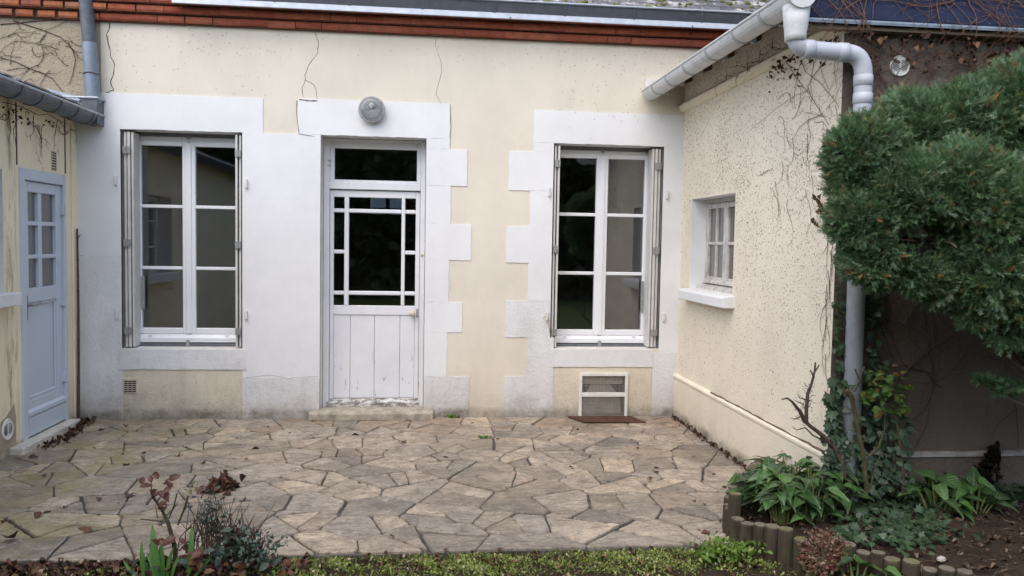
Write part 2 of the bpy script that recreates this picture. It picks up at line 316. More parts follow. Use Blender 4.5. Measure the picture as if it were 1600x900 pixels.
# ------------------------------------------------------------------ mesh helpers
ORG = {}
def link(name, me, mat, parent=None, org=None):
    o = bpy.data.objects.new(name, me); COL.objects.link(o)
    if mat and not me.materials: me.materials.append(MAT[mat])
    if parent is not None: o.parent = parent
    return o
def thing(name, label, cat, loc=(0, 0, 0), group=None):
    o = bpy.data.objects.new(name, None); COL.objects.link(o); o.location = loc; o.empty_display_size = .1
    ORG[o.name] = np.array(loc, float); tag(o, label, cat, group); return o
def tag(o, label=None, cat=None, group=None, kind=None):
    if label: o['label'] = label
    if cat: o['category'] = cat
    if group: o['group'] = group
    if kind: o['kind'] = kind
    return o
class MB:
    def __init__(s): s.v = []; s.f = []
    def add(s, vs, fs):
        k = len(s.v); s.v += [tuple(map(float, p)) for p in vs]; s.f += [tuple(i+k for i in q) for q in fs]; return s
    def box(s, x0, x1, y0, y1, z0, z1):
        x0, x1 = sorted((x0, x1)); y0, y1 = sorted((y0, y1)); z0, z1 = sorted((z0, z1))
        return s.add([(x0, y0, z0), (x1, y0, z0), (x1, y1, z0), (x0, y1, z0), (x0, y0, z1), (x1, y0, z1), (x1, y1, z1), (x0, y1, z1)],
                     [(0, 3, 2, 1), (4, 5, 6, 7), (0, 1, 5, 4), (1, 2, 6, 5), (2, 3, 7, 6), (3, 0, 4, 7)])
    def quad(s, a, b, c, d): return s.add([a, b, c, d], [(0, 1, 2, 3)])
    def prism(s, poly, ax, a0, a1):
        """closed 2-D outline extruded along axis ax (0 x, 1 y, 2 z)"""
        n = len(poly); mk = {0: lambda p, a: (a, p[0], p[1]), 1: lambda p, a: (p[0], a, p[1]), 2: lambda p, a: (p[0], p[1], a)}[ax]
        return s.add([mk(p, a0) for p in poly]+[mk(p, a1) for p in poly], [tuple(range(n))[::-1], tuple(range(n, 2*n))]+[(i, (i+1) % n, n+(i+1) % n, n+i) for i in range(n)])
    def tube(s, pts, rad, n=6, cap=True):
        pts = [np.array(p, float) for p in pts]; m = len(pts)
        if not hasattr(rad, '__len__'): rad = [rad]*m
        t0 = pts[1]-pts[0]; t0 = t0/(np.linalg.norm(t0)+1e-9); ref = np.array([0, 0, 1.0]) if abs(t0[2]) < .9 else np.array([1.0, 0, 0])
        u = np.cross(t0, ref); u /= np.linalg.norm(u); vs = []
        for i in range(m):
            t = pts[min(i+1, m-1)]-pts[max(i-1, 0)]; t = t/(np.linalg.norm(t)+1e-9)
            u = u-t*np.dot(u, t); u /= (np.linalg.norm(u)+1e-9); w = np.cross(t, u)
            for k in range(n): a = 2*math.pi*k/n; vs.append(pts[i]+rad[i]*(math.cos(a)*u+math.sin(a)*w))
        fs = [(i*n+k, i*n+(k+1) % n, (i+1)*n+(k+1) % n, (i+1)*n+k) for i in range(m-1) for k in range(n)]
        if cap: fs += [tuple(range(n))[::-1], tuple((m-1)*n+k for k in range(n))]
        return s.add(vs, fs)
    def lathe(s, prof, org, axis, n=24):
        """profile of (radius, height along axis)"""
        a = np.array(axis, float); a /= np.linalg.norm(a); r = np.array([0, 0, 1.0]) if abs(a[2]) < .9 else np.array([1.0, 0, 0])
        u = np.cross(a, r); u /= np.linalg.norm(u); w = np.cross(a, u); o = np.array(org, float); vs = []
        for (q, h) in prof:
            for k in range(n): g = 2*math.pi*k/n; vs.append(o+a*h+q*(math.cos(g)*u+math.sin(g)*w))
        m = len(prof); fs = [(i*n+k, i*n+(k+1) % n, (i+1)*n+(k+1) % n, (i+1)*n+k) for i in range(m-1) for k in range(n)]
        fs += [tuple(range(n))[::-1], tuple((m-1)*n+k for k in range(n))]
        return s.add(vs, fs)
    def build(s, name, mat, parent=None, smooth=False, bevel=0, org=None):
        o0 = ORG.get(parent.name, np.zeros(3)) if parent is not None else (np.array(org, float) if org is not None else np.zeros(3))
        me = bpy.data.meshes.new(name); me.from_pydata([tuple(np.array(p)-o0) for p in s.v], [], s.f); me.update()
        o = link(name, me, mat, parent); ORG[o.name] = o0
        if parent is None and org is not None: o.location = org
        if smooth: me.polygons.foreach_set('use_smooth', [True]*len(me.polygons))
        if bevel: b = o.modifiers.new('bevel', 'BEVEL'); b.width = bevel; b.segments = 1; b.limit_method = 'ANGLE'
        import bmesh
        bm = bmesh.new(); bm.from_mesh(me); bmesh.ops.recalc_face_normals(bm, faces=bm.faces); bm.to_mesh(me); bm.free()
        return o

class Leaves:
    """many small leaf faces in one mesh, with (u, v, random) kept per corner point"""
    def __init__(s): s.V = []; s.F = []; s.C = []; s.n = 0
    def put(s, tpl, pos, d, up=(0, 0, 1), sc=1.0, rnd=None, wsc=1.0):
        V, F, UV = tpl; d = np.array(d, float); d /= np.linalg.norm(d)+1e-9; up = np.array(up, float)
        x = np.cross(d, up); L = np.linalg.norm(x)
        if L < 1e-3: x = np.cross(d, (1, 0, 0.01)); L = np.linalg.norm(x)
        x /= L; z = np.cross(x, d)
        W = (V[:, :1]*x*wsc+V[:, 1:2]*d+V[:, 2:3]*z)*sc+np.array(pos, float)
        s.V.append(W); s.F.append(F+s.n); s.n += len(V)
        r = random.random() if rnd is None else rnd
        s.C.append(np.column_stack([UV, np.full(len(V), r), np.ones(len(V))]))
    def build(s, name, mat, parent=None, org=None):
        V = np.concatenate(s.V); F = np.concatenate(s.F); C = np.concatenate(s.C)
        o0 = ORG.get(parent.name, np.zeros(3)) if parent is not None else (np.array(org, float) if org is not None else np.zeros(3))
        o = fast_mesh(name, V-o0, F, C, mat, parent); ORG[o.name] = o0
        if parent is None and org is not None: o.location = org
        return o
def fast_mesh(name, V, F, C, mat, parent):
    me = bpy.data.meshes.new(name); n = len(V); m = len(F)
    me.vertices.add(n); me.vertices.foreach_set('co', V.astype(np.float32).ravel())
    me.loops.add(m*3); me.loops.foreach_set('vertex_index', F.astype(np.int32).ravel())
    me.polygons.add(m); me.polygons.foreach_set('loop_start', np.arange(0, m*3, 3, dtype=np.int32))
    me.update(calc_edges=True)
    at = me.color_attributes.new('Col', 'FLOAT_COLOR', 'POINT'); at.data.foreach_set('color', C.astype(np.float32).ravel())
    me.polygons.foreach_set('use_smooth', [True]*m)
    return link(name, me, mat, parent)

def leaf_tpl(prof, curl=.15, fold=.12, twist=0.0, wave=0.0):
    """leaf along +y: prof = [(v, halfwidth)], three points a row, folded on the midrib and curling down"""
    V = []; UV = []; F = []
    for i, (v, w) in enumerate(prof):
        z = -curl*v*v; tw = twist*v
        for u in (-1, 0, 1):
            x = u*w; h = fold*abs(u)*w*2+wave*abs(u)*math.sin(v*17+u)
            V.append((x*math.cos(tw), v, z+h+x*math.sin(tw))); UV.append((.5+.5*u, v))
    for i in range(len(prof)-1):
        for k in (0, 1):
            a = 3*i+k; F += [(a, a+1, a+4), (a, a+4, a+3)]
    return np.array(V), np.array(F), np.clip(np.array(UV), 0, 1)
LEAF = leaf_tpl([(0, .02), (.25, .22), (.55, .26), (.82, .14), (1, .01)])
LEAF2 = leaf_tpl([(0, .02), (.3, .30), (.65, .28), (1, .01)], .3, .2)
ARUM = leaf_tpl([(-.16, .20), (-.02, .33), (.12, .31), (.35, .25), (.6, .17), (.82, .08), (1, .006)], .28, .16, 0, .03)
STRAP = leaf_tpl([(0, .035), (.3, .05), (.6, .05), (.85, .035), (1, .004)], .35, .15)
DEAD = [leaf_tpl([(0, .03), (.2, .26), (.45, .38), (.75, .24), (1, .02)], c, f, t, .10) for c, f, t in ((.3, .5, .6), (-.35, .6, -.5), (.15, -.4, .9), (-.2, .8, .2))]
TINY = leaf_tpl([(0, .05), (.5, .35), (1, .03)], .2, .2)
def ivy_tpl():
    pts = [(0, 0), (.28, -.12), (.50, .12), (.30, .35), (.34, .62), (.12, .62), (0, 1.0)]
    out = pts+[(-x, y) for x, y in pts[-2:0:-1]]
    V = [(0, .35, .0)]+[(x, y, -.10*abs(x)-.08*y*y) for x, y in out]; n = len(out)
    return np.array(V), np.array([(0, 1+i, 1+(i+1) % n) for i in range(n)]), np.clip(np.array([(.5, .35)]+[(.5+x, y) for x, y in out]), 0, 1)
IVY = ivy_tpl()
def spray_tpl(seed):
    r = random.Random(seed); V = []; F = []; UV = []
    def tri(a, b, c):
        k = len(V); V.extend([a, b, c]); UV.extend([(.5, p[1]) for p in (a, b, c)]); F.append((k, k+1, k+2))
    tri((-.02, 0, 0), (.02, 0, 0), (0, 1, .06))
    for i in range(11):
        v = .10+.80*i/11; s = 1 if i % 2 else -1; L = (.42-.26*v)*r.uniform(.75, 1.25); a = r.uniform(.5, .95); e = r.uniform(-.35, .45)
        tip = (s*L*math.sin(a), v+L*math.cos(a), L*e); tri((0, v-.05, .03*v), (0, v+.055, .03*v), tip)
        q = ((tip[0]*.5), v+(tip[1]-v)*.45, tip[2]*.5); tri(q, (q[0]+.02, q[1]+.06, q[2]), (q[0]+s*.02, q[1]+L*.55, q[2]+r.uniform(-.12, .16)))
    return np.array(V), np.array(F), np.clip(np.array(UV), 0, 1)
SPRAY = [spray_tpl(i) for i in range(5)]
def rdir(up=0.0):
    v = RNG.normal(size=3); v[2] += up; return v/np.linalg.norm(v)
def arc(p0, p1, p2, n=8):
    p0, p1, p2 = map(lambda p: np.array(p, float), (p0, p1, p2)); return [(1-t)**2*p0+2*t*(1-t)*p1+t*t*p2 for t in np.linspace(0, 1, n)]

# ================================================================== SETTING
XL, XR, YF = -2.952, 2.364, -2.86          # left annex wall, right annex wall, right annex front
g = MB()
xs = np.linspace(-60, 60, 25); ys = np.linspace(-60, 40, 21)
g.quad((-70, -70, -.035), (70, -70, -.035), (70, 60, -.035), (-70, 60, -.035))
ground = g.build('ground', 'soil'); tag(ground, kind='structure')

# ---- paving: mortar slab with every flagstone its own piece
PY = -3.20
BED = [(2.37, -2.02), (2.12, -2.32), (1.90, -2.64), (1.74, -2.95), (1.69, -3.16), (1.77, -3.32), (1.90, -3.46), (2.04, -3.58), (2.17, -3.70), (2.29, -3.83), (2.42, -3.96), (2.56, -4.08), (2.72, -4.20)]
pv = MB(); pv.box(XL, XR, PY, 0, -.09, -.011)
paving = pv.build('paving', 'paving_mortar'); tag(paving, kind='structure')
def clip(poly, p, nrm, off=0.0):
    out = []; n = len(poly)
    for i in range(n):
        a, b = poly[i], poly[(i+1) % n]; da = np.dot(a-p, nrm)-off; db = np.dot(b-p, nrm)-off
        if da <= 0: out.append(a)
        if da*db < 0: out.append(a+(b-a)*da/(da-db))
    return out
def parea(p): return abs(sum(p[i][0]*p[(i+1) % len(p)][1]-p[(i+1) % len(p)][0]*p[i][1] for i in range(len(p))))/2
def inside(pt, poly):
    c = False; n = len(poly)
    for i in range(n):
        a, b = poly[i], poly[i-1]
        if (a[1] > pt[1]) != (b[1] > pt[1]) and pt[0] < (b[0]-a[0])*(pt[1]-a[1])/(b[1]-a[1])+a[0]: c = not c
    return c
BEDPOLY = BED+[(6, -4.6), (6, -2.0)]
def flagstones():
    rr = random.Random(21); seeds = []
    while len(seeds) < 138:
        c = np.array([rr.uniform(XL, XR), rr.uniform(PY, 0)])
        if all(np.linalg.norm((c-q)*np.array([.85, 1.15])) > .185 for q in seeds) or rr.random() < .01: seeds.append(c)
    rect = [np.array(p) for p in ((XL+.01, PY+.005), (XR-.012, PY+.005), (XR-.012, -.012), (XL+.01, -.012))]
    cells = []
    for i, c in enumerate(seeds):
        poly = rect
        for j, q in enumerate(seeds):
            if i != j and len(poly) > 2: d = q-c; poly = clip(poly, (c+q)/2, d/np.linalg.norm(d))
        if len(poly) > 2: cells.append(poly)
    def rec(poly, depth):
        A = parea(poly)
        if A < rr.choice((.04, .06, .09, .13, .20)) or depth > 2: return [poly]
        cen = sum(poly)/len(poly); P = np.array(poly)-cen; w, v = np.linalg.eigh(P.T@P); ax = v[:, 1]
        a = rr.uniform(-.55, .55); nrm = np.array([ax[0]*math.cos(a)-ax[1]*math.sin(a), ax[0]*math.sin(a)+ax[1]*math.cos(a)])
        c2 = cen+ax*rr.uniform(-.06, .06)
        return rec(clip(poly, c2, nrm), depth+1)+rec(clip(poly, c2, -nrm), depth+1)
    stones = [s for c in cells for s in rec(c, 0)]
    k = 0
    for s in stones:
        cen = sum(s)/len(s)
        if inside(cen, BEDPOLY) and min(np.linalg.norm(cen-np.array(b)) for b in BED) > .12: continue
        area0 = parea(s); q = list(s); n = len(s)
        sg = 1 if sum(s[i][0]*s[(i+1) % n][1]-s[(i+1) % n][0]*s[i][1] for i in range(n)) > 0 else -1
        for i in range(n):
            a, b = s[i], s[(i+1) % n]; e = b-a; L = np.linalg.norm(e)
            if L < 1e-4 or len(q) < 3: continue
            nr = sg*np.array([e[1], -e[0]])/L; q = clip(q, a, nr, -rr.choice((.0015, .002, .0025, .003, .004, .009))*(1+.7*abs(nr[1])))
        if len(q) < 3 or parea(q) < .006: continue
        out = []
        n = len(q)
        for i in range(n):                                    # knock off the corners, then break the edges up
            a, p, b = q[i-1], q[i], q[(i+1) % n]; la, lb = np.linalg.norm(a-p), np.linalg.norm(b-p)
            ca = min(.3*la, rr.uniform(.008, .05)); cb = min(.3*lb, rr.uniform(.008, .05))
            out += [p+(a-p)/la*ca, p*.55+.225*(a-p)/la*ca*1.0+.225*(b-p)/lb*cb+.45*p, p+(b-p)/lb*cb]
        fin = []
        for i in range(len(out)):
            a, b = out[i], out[(i+1) % len(out)]; fin.append(a); L = np.linalg.norm(b-a)
            m = int(L/.075)
            for j in range(1, m+1):
                t = j/(m+1); nr = np.array([b[1]-a[1], a[0]-b[0]])/L; fin.append(a+(b-a)*t+nr*rr.uniform(-.005, .004))
        c = sum(fin)/len(fin); n = len(fin); dz = rr.uniform(-.002, .004); tx, ty = rr.uniform(-.006, .006), rr.uniform(-.006, .006)
        zz = lambda p, h: h+dz+tx*(p[0]-c[0])+ty*(p[1]-c[1])
        V = [(*(p-c), -.02) for p in fin]+[(*(p-c), zz(p, -.003)) for p in fin]+[(*((p-c)*(1-.0065/max(.03, np.linalg.norm(p-c)))), zz(p, .003)) for p in fin]
        F = [(i, (i+1) % n, n+(i+1) % n, n+i) for i in range(n)]+[(n+i, n+(i+1) % n, 2*n+(i+1) % n, 2*n+i) for i in range(n)]+[tuple(range(2*n, 3*n))]
        if sg < 0: F = [f[::-1] for f in F]
        me = bpy.data.meshes.new('flagstone'); me.from_pydata(V, [], F); me.update()
        me.materials.append(MAT['flagstone']); me.materials.append(MAT['mortar_smear'])
        if rr.random() < .42:
            k0, k1 = sorted((rr.randrange(n), rr.randrange(n)))
            for f_ in range(k0, k1): me.polygons[n+f_].material_index = 1
        o = link('flagstone', me, None, paving); o.location = (c[0], c[1], 0)
        X, Y = c; tone = rr.random()
        col = np.array(rr.choice(((.37, .325, .265), (.35, .315, .272), (.40, .345, .28), (.325, .295, .26), (.38, .32, .25), (.345, .305, .26), (.43, .355, .275))))*rr.uniform(.74, 1.22)
        col = col*1.06; gz = max(0, 1-((X+.1)/2.1)**2)*min(1, -Y/.9); gm = col.mean()*np.array([1.15, 1.0, .82])*.90; col = (col*(1-.6*gz)+gm*.6*gz)*1.08
        if X > 1.75+.25*Y*0 and rr.random() < .75: col = np.array((.50, .43, .36))*rr.uniform(.85, 1.1)
        if X < -2.45 and rr.random() < .6: col = np.array((.48, .41, .33))*rr.uniform(.8, 1.05)
        if Y > -.45 and rr.random() < .5: col = np.array((.42, .34, .26))*rr.uniform(.85, 1.1)
        o.color = (*col, 1); k += 1
    return k
NST = flagstones()

# ================================================================== MAIN HOUSE
house = thing('house', 'long cream rendered house across the back with white window surrounds and brick cornice', 'house', (0, 0, 0))
W1 = (-2.584, -1.572, .622, 2.508); W2 = (1.161, 2.184, .635, 2.502); DR = (-.905, .016, .0, 2.510); HT = (1.462, 1.876, .02, .385)
def holed(mb, xs0, xs1, z0, z1, holes, put):
    xs = sorted({xs0, xs1, *[h[0] for h in holes], *[h[1] for h in holes]}); zs = sorted({z0, z1, *[h[2] for h in holes], *[h[3] for h in holes]})
    for a, b in zip(xs, xs[1:]):
        for c, d in zip(zs, zs[1:]):
            if not any(h[0] <= (a+b)/2 <= h[1] and h[2] <= (c+d)/2 <= h[3] for h in holes): put(mb, a, b, c, d)
w = MB(); holed(w, -2.735, 4.6, -.05, 3.43, [W1, W2, DR, HT], lambda m, a, b, c, d: m.quad((a, 0, c), (b, 0, c), (b, 0, d), (a, 0, d)))
w.build('wall', 'cream_render', house)
w = MB(); w.quad((-6, -.001, -.05), (-2.735, -.001, -.05), (-2.735, -.001, 3.43), (-6, -.001, 3.43))
tag(w.build('wall', 'roughcast', house), 'older roughcast stretch of wall left of the zinc pipe')
def reveal(par, h, dep, mat, Y0=0.0, bottom=True):
    x0, x1, z0, z1 = h; m = MB()
    m.quad((x0, Y0, z0), (x0, dep, z0), (x0, dep, z1), (x0, Y0, z1)); m.quad((x1, Y0, z0), (x1, Y0, z1), (x1, dep, z1), (x1, dep, z0))
    m.quad((x0, Y0, z1), (x0, dep, z1), (x1, dep, z1), (x1, Y0, z1))
    if bottom: m.quad((x0, Y0, z0), (x1, Y0, z0), (x1, dep, z0), (x0, dep, z0))
    return m.build('reveal', mat, par)
for h in (W1, W2, DR): reveal(house, h, .34, 'reveal_paint')
# rooms behind the windows, with a window on the far side
m = MB(); BW = (-.80, -.30, 1.99, 2.23)
m.quad((-6, .34, -.02), (4.6, .34, -.02), (4.6, 5.2, -.02), (-6, 5.2, -.02)); m.build('interior_floor', 'interior_floor', house)
m = MB(); m.quad((-6, .34, 2.9), (-6, 5.2, 2.9), (4.6, 5.2, 2.9), (4.6, .34, 2.9))
holed(m, -6, 4.6, -.02, 2.9, [BW], lambda q, a, b, c, d: q.quad((a, 5.2, c), (a, 5.2, d), (b, 5.2, d), (b, 5.2, c)))
for X in (-6, -1.2, .35, 4.6): m.quad((X, .34, -.02), (X, 5.2, -.02), (X, 5.2, 2.9), (X, .34, 2.9))
holed(m, -6, 4.6, -.02, 2.9, [W1, W2, DR], lambda q, a, b, c, d: q.quad((a, .34, c), (b, .34, c), (b, .34, d), (a, .34, d)))
m.build('interior', 'interior', house)
t = NT('sky_dimmer'); tl = t.n('ShaderNodeBsdfTranslucent'); tl.inputs[0].default_value = (.42, .45, .47, 1); t.nt.links.new(tl.outputs[0], t.nt.nodes['Material Output'].inputs[0]); MAT['sky_dimmer'] = t.mat
MB().box(-.80, -.30, 5.222, 5.224, 1.99, 2.23).build('sky_dimmer', 'sky_dimmer', house)  # translucent sheet added to dim the sky seen through the rear window
m = MB(); m.box(-.575, -.515, 5.18, 5.22, 1.99, 2.23); m.box(-.80, -.30, 5.17, 5.215, 2.06, 2.085); m.build('rear_window_bar', 'reveal_paint', house)

# white painted blocks round the openings
def snap(x, *c):
    for q in c:
        if abs(x-q) < .035: return q
    return x
def block(px0, py0, px1, py1, mat='white_paint', t=None, X=None, Z=None, name='surround_block', bev=.0015):
    ym = (py0+py1)/2; xm = (px0+px1)/2
    x0, x1 = X or (XW(px0, ym), XW(px1, ym)); z0, z1 = Z or (ZW(py1, xm), ZW(py0, xm))
    x0 = snap(x0, W1[1], W2[1], DR[1], XL); x1 = snap(x1, W1[0], W2[0], DR[0], XR)
    t = t or random.uniform(.0055, .0075)
    out = []
    for (ax, az), (bx_, bz) in (((x0, z0), (x1, z0)), ((x1, z0), (x1, z1)), ((x1, z1), (x0, z1)), ((x0, z1), (x0, z0))):
        k = max(2, int(math.hypot(bx_-ax, bz-az)/.045))
        for i in range(k):
            jx, jz = (0, 0) if i == 0 else (random.uniform(-.0028, .0022), random.uniform(-.0028, .0022))
            X_ = ax+(bx_-ax)*i/k; Z_ = az+(bz-az)*i/k
            if az == bz: out.append((X_, Z_+jz))
            else: out.append((X_+(jx if min(abs(ax-q) for q in (W1[0], W1[1], W2[0], W2[1], DR[0], DR[1], XL, XR)) > .002 else 0), Z_))
    return MB().prism(out, 1, -t, .03).build(name, mat, house)
lt1, lt2, ltd = W1[3], W2[3], DR[3]
block(157, 146, 411, 203, Z=(lt1, ZW(149, 285)))
block(119, 203, 189, 400, X=(XL, W1[0]), Z=(1.42, 2.62)); block(119, 400, 189, 655, 'white_flaky', X=(XL, W1[0]), Z=(-.03, 1.42))
block(380, 209, 500, 590, X=(W1[1], DR[0]), Z=(ZW(590, 440), lt1))
block(383, 590, 500, 652, 'white_flaky', X=(XW(384, 620), DR[0]), Z=(-.03, ZW(590, 440)), t=.012)
block(465, 156, 703, 212, X=(XW(465, 185), XW(703, 185)), Z=(ltd, ZW(158, 580)))
for i, (x, a, b) in enumerate(((703, 213, 233), (730, 233, 290), (704, 290, 350), (736, 350, 406), (701, 406, 472), (722, 472, 519), (698, 519, 588), (733, 588, 652))):
    block(665, a, x, b, X=(DR[1], XW(x, (a+b)/2)), Z=(-.03 if b > 640 else ZW(b, 690), ltd if a == 213 else ZW(a, 690)), mat='white_flaky' if b > 640 else 'white_paint')
block(834, 174, 1064, 226, X=(XW(834, 200), XR), Z=(lt2, ZW(176, 950)))
for i, (x, a, b) in enumerate(((834, 226, 237), (795, 237, 298), (828, 298, 354), (791, 354, 411), (825, 411, 470), (790, 470, 527), (823, 527, 588), (788, 588, 652))):
    block(x, a, 865, b, X=(XW(x, (a+b)/2), W2[0] if b < 560 else XW(864, 600)), Z=(-.03 if b > 640 else ZW(b, 830), lt2 if a == 226 else ZW(a, 830)), mat='white_flaky' if b > 520 else 'white_paint')
block(1038, 226, 1060, 545, X=(W2[1], XR), Z=(.60, lt2))
block(1018, 573, 1057, 652, 'white_flaky', X=(XW(1018, 610), XR), Z=(-.03, .60))
block(190, 545, 385, 577, 'white_flaky', X=(W1[0]-.02, XW(385, 560)), Z=(ZW(577, 285), W1[2]-.006), t=.014, name='window_sill')
block(862, 547, 1020, 573, 'white_flaky', X=(XW(862, 560), XW(1019, 560)), Z=(ZW(573, 940), W2[2]-.006), t=.014, name='window_sill')
block(184, 577, 384, 655, 'cream_panel', X=(XW(186, 610), XW(383, 610)), Z=(-.03, ZW(578, 285)), t=.004, name='apron_panel')
p0 = (XW(866, 610), XW(1017, 610), -.03, ZW(574, 940)); m = MB()
holed(m, p0[0], p0[1], p0[2], p0[3], [HT], lambda q, a, b, c, d: q.quad((a, -.004, c), (b, -.004, c), (b, -.004, d), (a, -.004, d)))
m.build('apron_panel', 'cream_panel', house)

# cracks in the render
def crack(pts, r0=.004, mat='crack', par=house, Y=-.001):
    P = [];
    for a, b in zip(pts, pts[1:]):
        for t in (0, .33, .66): P.append((a[0]+(b[0]-a[0])*t+random.uniform(-.8, .8), a[1]+(b[1]-a[1])*t+random.uniform(-.6, .6)))
    P.append(pts[-1]); m = MB(); W = [onY(x, y, Y) for x, y in P]; rad = [r0*random.uniform(.5, 1.2) for _ in W]; rad[-1] = .0008
    m.tube(W, rad, 4); return m.build('crack', mat, par)
crack([(172, 32), (171, 45), (166, 55), (171, 75), (173, 88), (179, 100), (178, 115), (173, 128), (177, 140), (172, 143), (162, 146)], .0046)
crack([(489, 42), (497, 65), (497, 82), (482, 102), (476, 118), (478, 125), (490, 132), (494, 140), (496, 155)], .0022); crack([(478, 125), (472, 138), (474, 152)], .002)
crack([(683, 56), (680, 72), (689, 95), (690, 110), (684, 135), (681, 148), (690, 162), (698, 172), (702, 190)], .0015)
crack([(464, 157), (464, 190), (467, 210), (492, 213)], .003, Y=-.008); crack([(385, 590), (420, 586), (450, 591), (498, 588)], .0014, Y=-.012)
crack([(703, 162), (704, 200), (703, 233)], .002, Y=-.006); crack([(468, 156), (485, 157), (497, 157)], .005, Y=-.008)

# brick cornice: three stepped courses, every brick a piece
cz = [(3.402, 3.470, .045), (3.475, 3.541, .080), (3.546, 3.607, .110)]
m = MB()
for z0, z1, p in cz: m.box(-6, 4.4, -p+.012, .05, z0-.003, z1+.003)
cor = m.build('cornice', 'mortar_dark', house)
def brick_mesh(L, H):
    b = MB(); pr = [(-.5*.10, -H/2), (.5*.10, -H/2), (.5*.10, H/2), (-.5*.10, H/2), (-.5*.10-.010, H/2-.016), (-.5*.10-.010, -H/2+.016)]
    b.prism([(p[0], p[1]) for p in pr], 0, -L/2, L/2)
    me = bpy.data.meshes.new('brick'); me.from_pydata(b.v, [], b.f); me.update(); return me
BM = [brick_mesh(.2278, .060), brick_mesh(.2272, .057), brick_mesh(.2277, .059), brick_mesh(.226, .058), brick_mesh(.216, .056)]; OBM = [brick_mesh(.135, .056), brick_mesh(.15, .053)]
for me in BM: me.materials.append(MAT['brick'])
for me in OBM: me.materials.append(MAT['old_brick'])
for ci, (z0, z1, p) in enumerate(cz):
    x = -3.75+.07*ci
    while x < 3.0:
        old = x < -2.80; L = .172 if old else .228
        me = random.choice(OBM if old else BM)
        o = link('brick', me, None, cor); k_ = 1 if old else .8; o.location = (x+L/2, -p+.05+k_*random.uniform(-.005, .004), (z0+z1)/2+k_*random.uniform(-.003, .003)); o.rotation_euler = (k_*random.uniform(-.03, .03), k_*random.uniform(-.012, .012), k_*random.uniform(-.012, .012))
        x += L
# zinc apron, box gutter and slates
m = MB(); m.prism([(-.10, 3.605), (-.165, 3.590), (-.192, 3.546), (-.194, 3.536), (-.185, 3.532), (-.10, 3.57)], 0, -2.1, 3.4); m.build('zinc_apron', 'zinc_light', house)
m = MB(); m.prism([(-.160, 3.580), (-.165, 3.690), (-.158, 3.690), (-.153, 3.59), (-.02, 3.60), (-.02, 3.58)], 0, -2.1, 3.4)
gut = m.build('gutter', 'zinc_dark', house)
m = MB(); m.tube([(-2.1, -.168, 3.694), (3.4, -.168, 3.694)], .010, 8); m.build('gutter_lip', 'zinc_light', gut)
for X in np.arange(-1.9, 3.3, .62): MB().box(X, X+.018, -.1685, -.16, 3.585, 3.688).build('gutter_joint', 'zinc_dark', gut)
for X in (.72, 2.35): MB().box(X, X+.010, -.197, -.17, 3.533, 3.552).build('apron_seam', 'zinc', gut)
PIT = R_(38); m = MB(); m.quad((-6, -.06, 3.64), (4.6, -.06, 3.64), (4.6, 4, 3.64+4.06*math.tan(PIT)), (-6, 4, 3.64+4.06*math.tan(PIT)))
roof = m.build('roof', 'slate', house)
m = MB(); cs, sn = math.cos(PIT), math.sin(PIT)
for r in range(9):
    for k in range(40):
        X = -3.5+k*.2+(.1 if r % 2 else 0); a = r*.115; L = .2; th = .006+random.uniform(0, .004); w0 = .097
        y0, z0 = -.10+a*cs, 3.665+a*sn; y1, z1 = y0+L*cs, z0+L*sn-.012
        q = random.uniform(-.004, .004)
        m.add([(X-w0, y0+q, z0), (X+w0, y0+q, z0), (X+w0, y1, z1), (X-w0, y1, z1), (X-w0, y0+q, z0+th), (X+w0, y0+q, z0+th), (X+w0, y1, z1+th), (X-w0, y1, z1+th)], [(4, 5, 6, 7), (0, 1, 5, 4), (1, 2, 6, 5), (3, 0, 4, 7)])
tag(m.build('slates', 'slate', roof), kind='stuff')
m = MB()
for i in range(90):
    a = random.uniform(.02, .5); X = random.uniform(.2, 3.2); s = random.uniform(.012, .035); y, z = -.10+a*cs, 3.675+a*sn
    m.lathe([(s, -.004), (s*.8, s*.35), (s*.3, s*.55)], (X, y, z), (0, -sn, cs), 6)
tag(m.build('moss_cushions', 'moss', roof), kind='stuff')

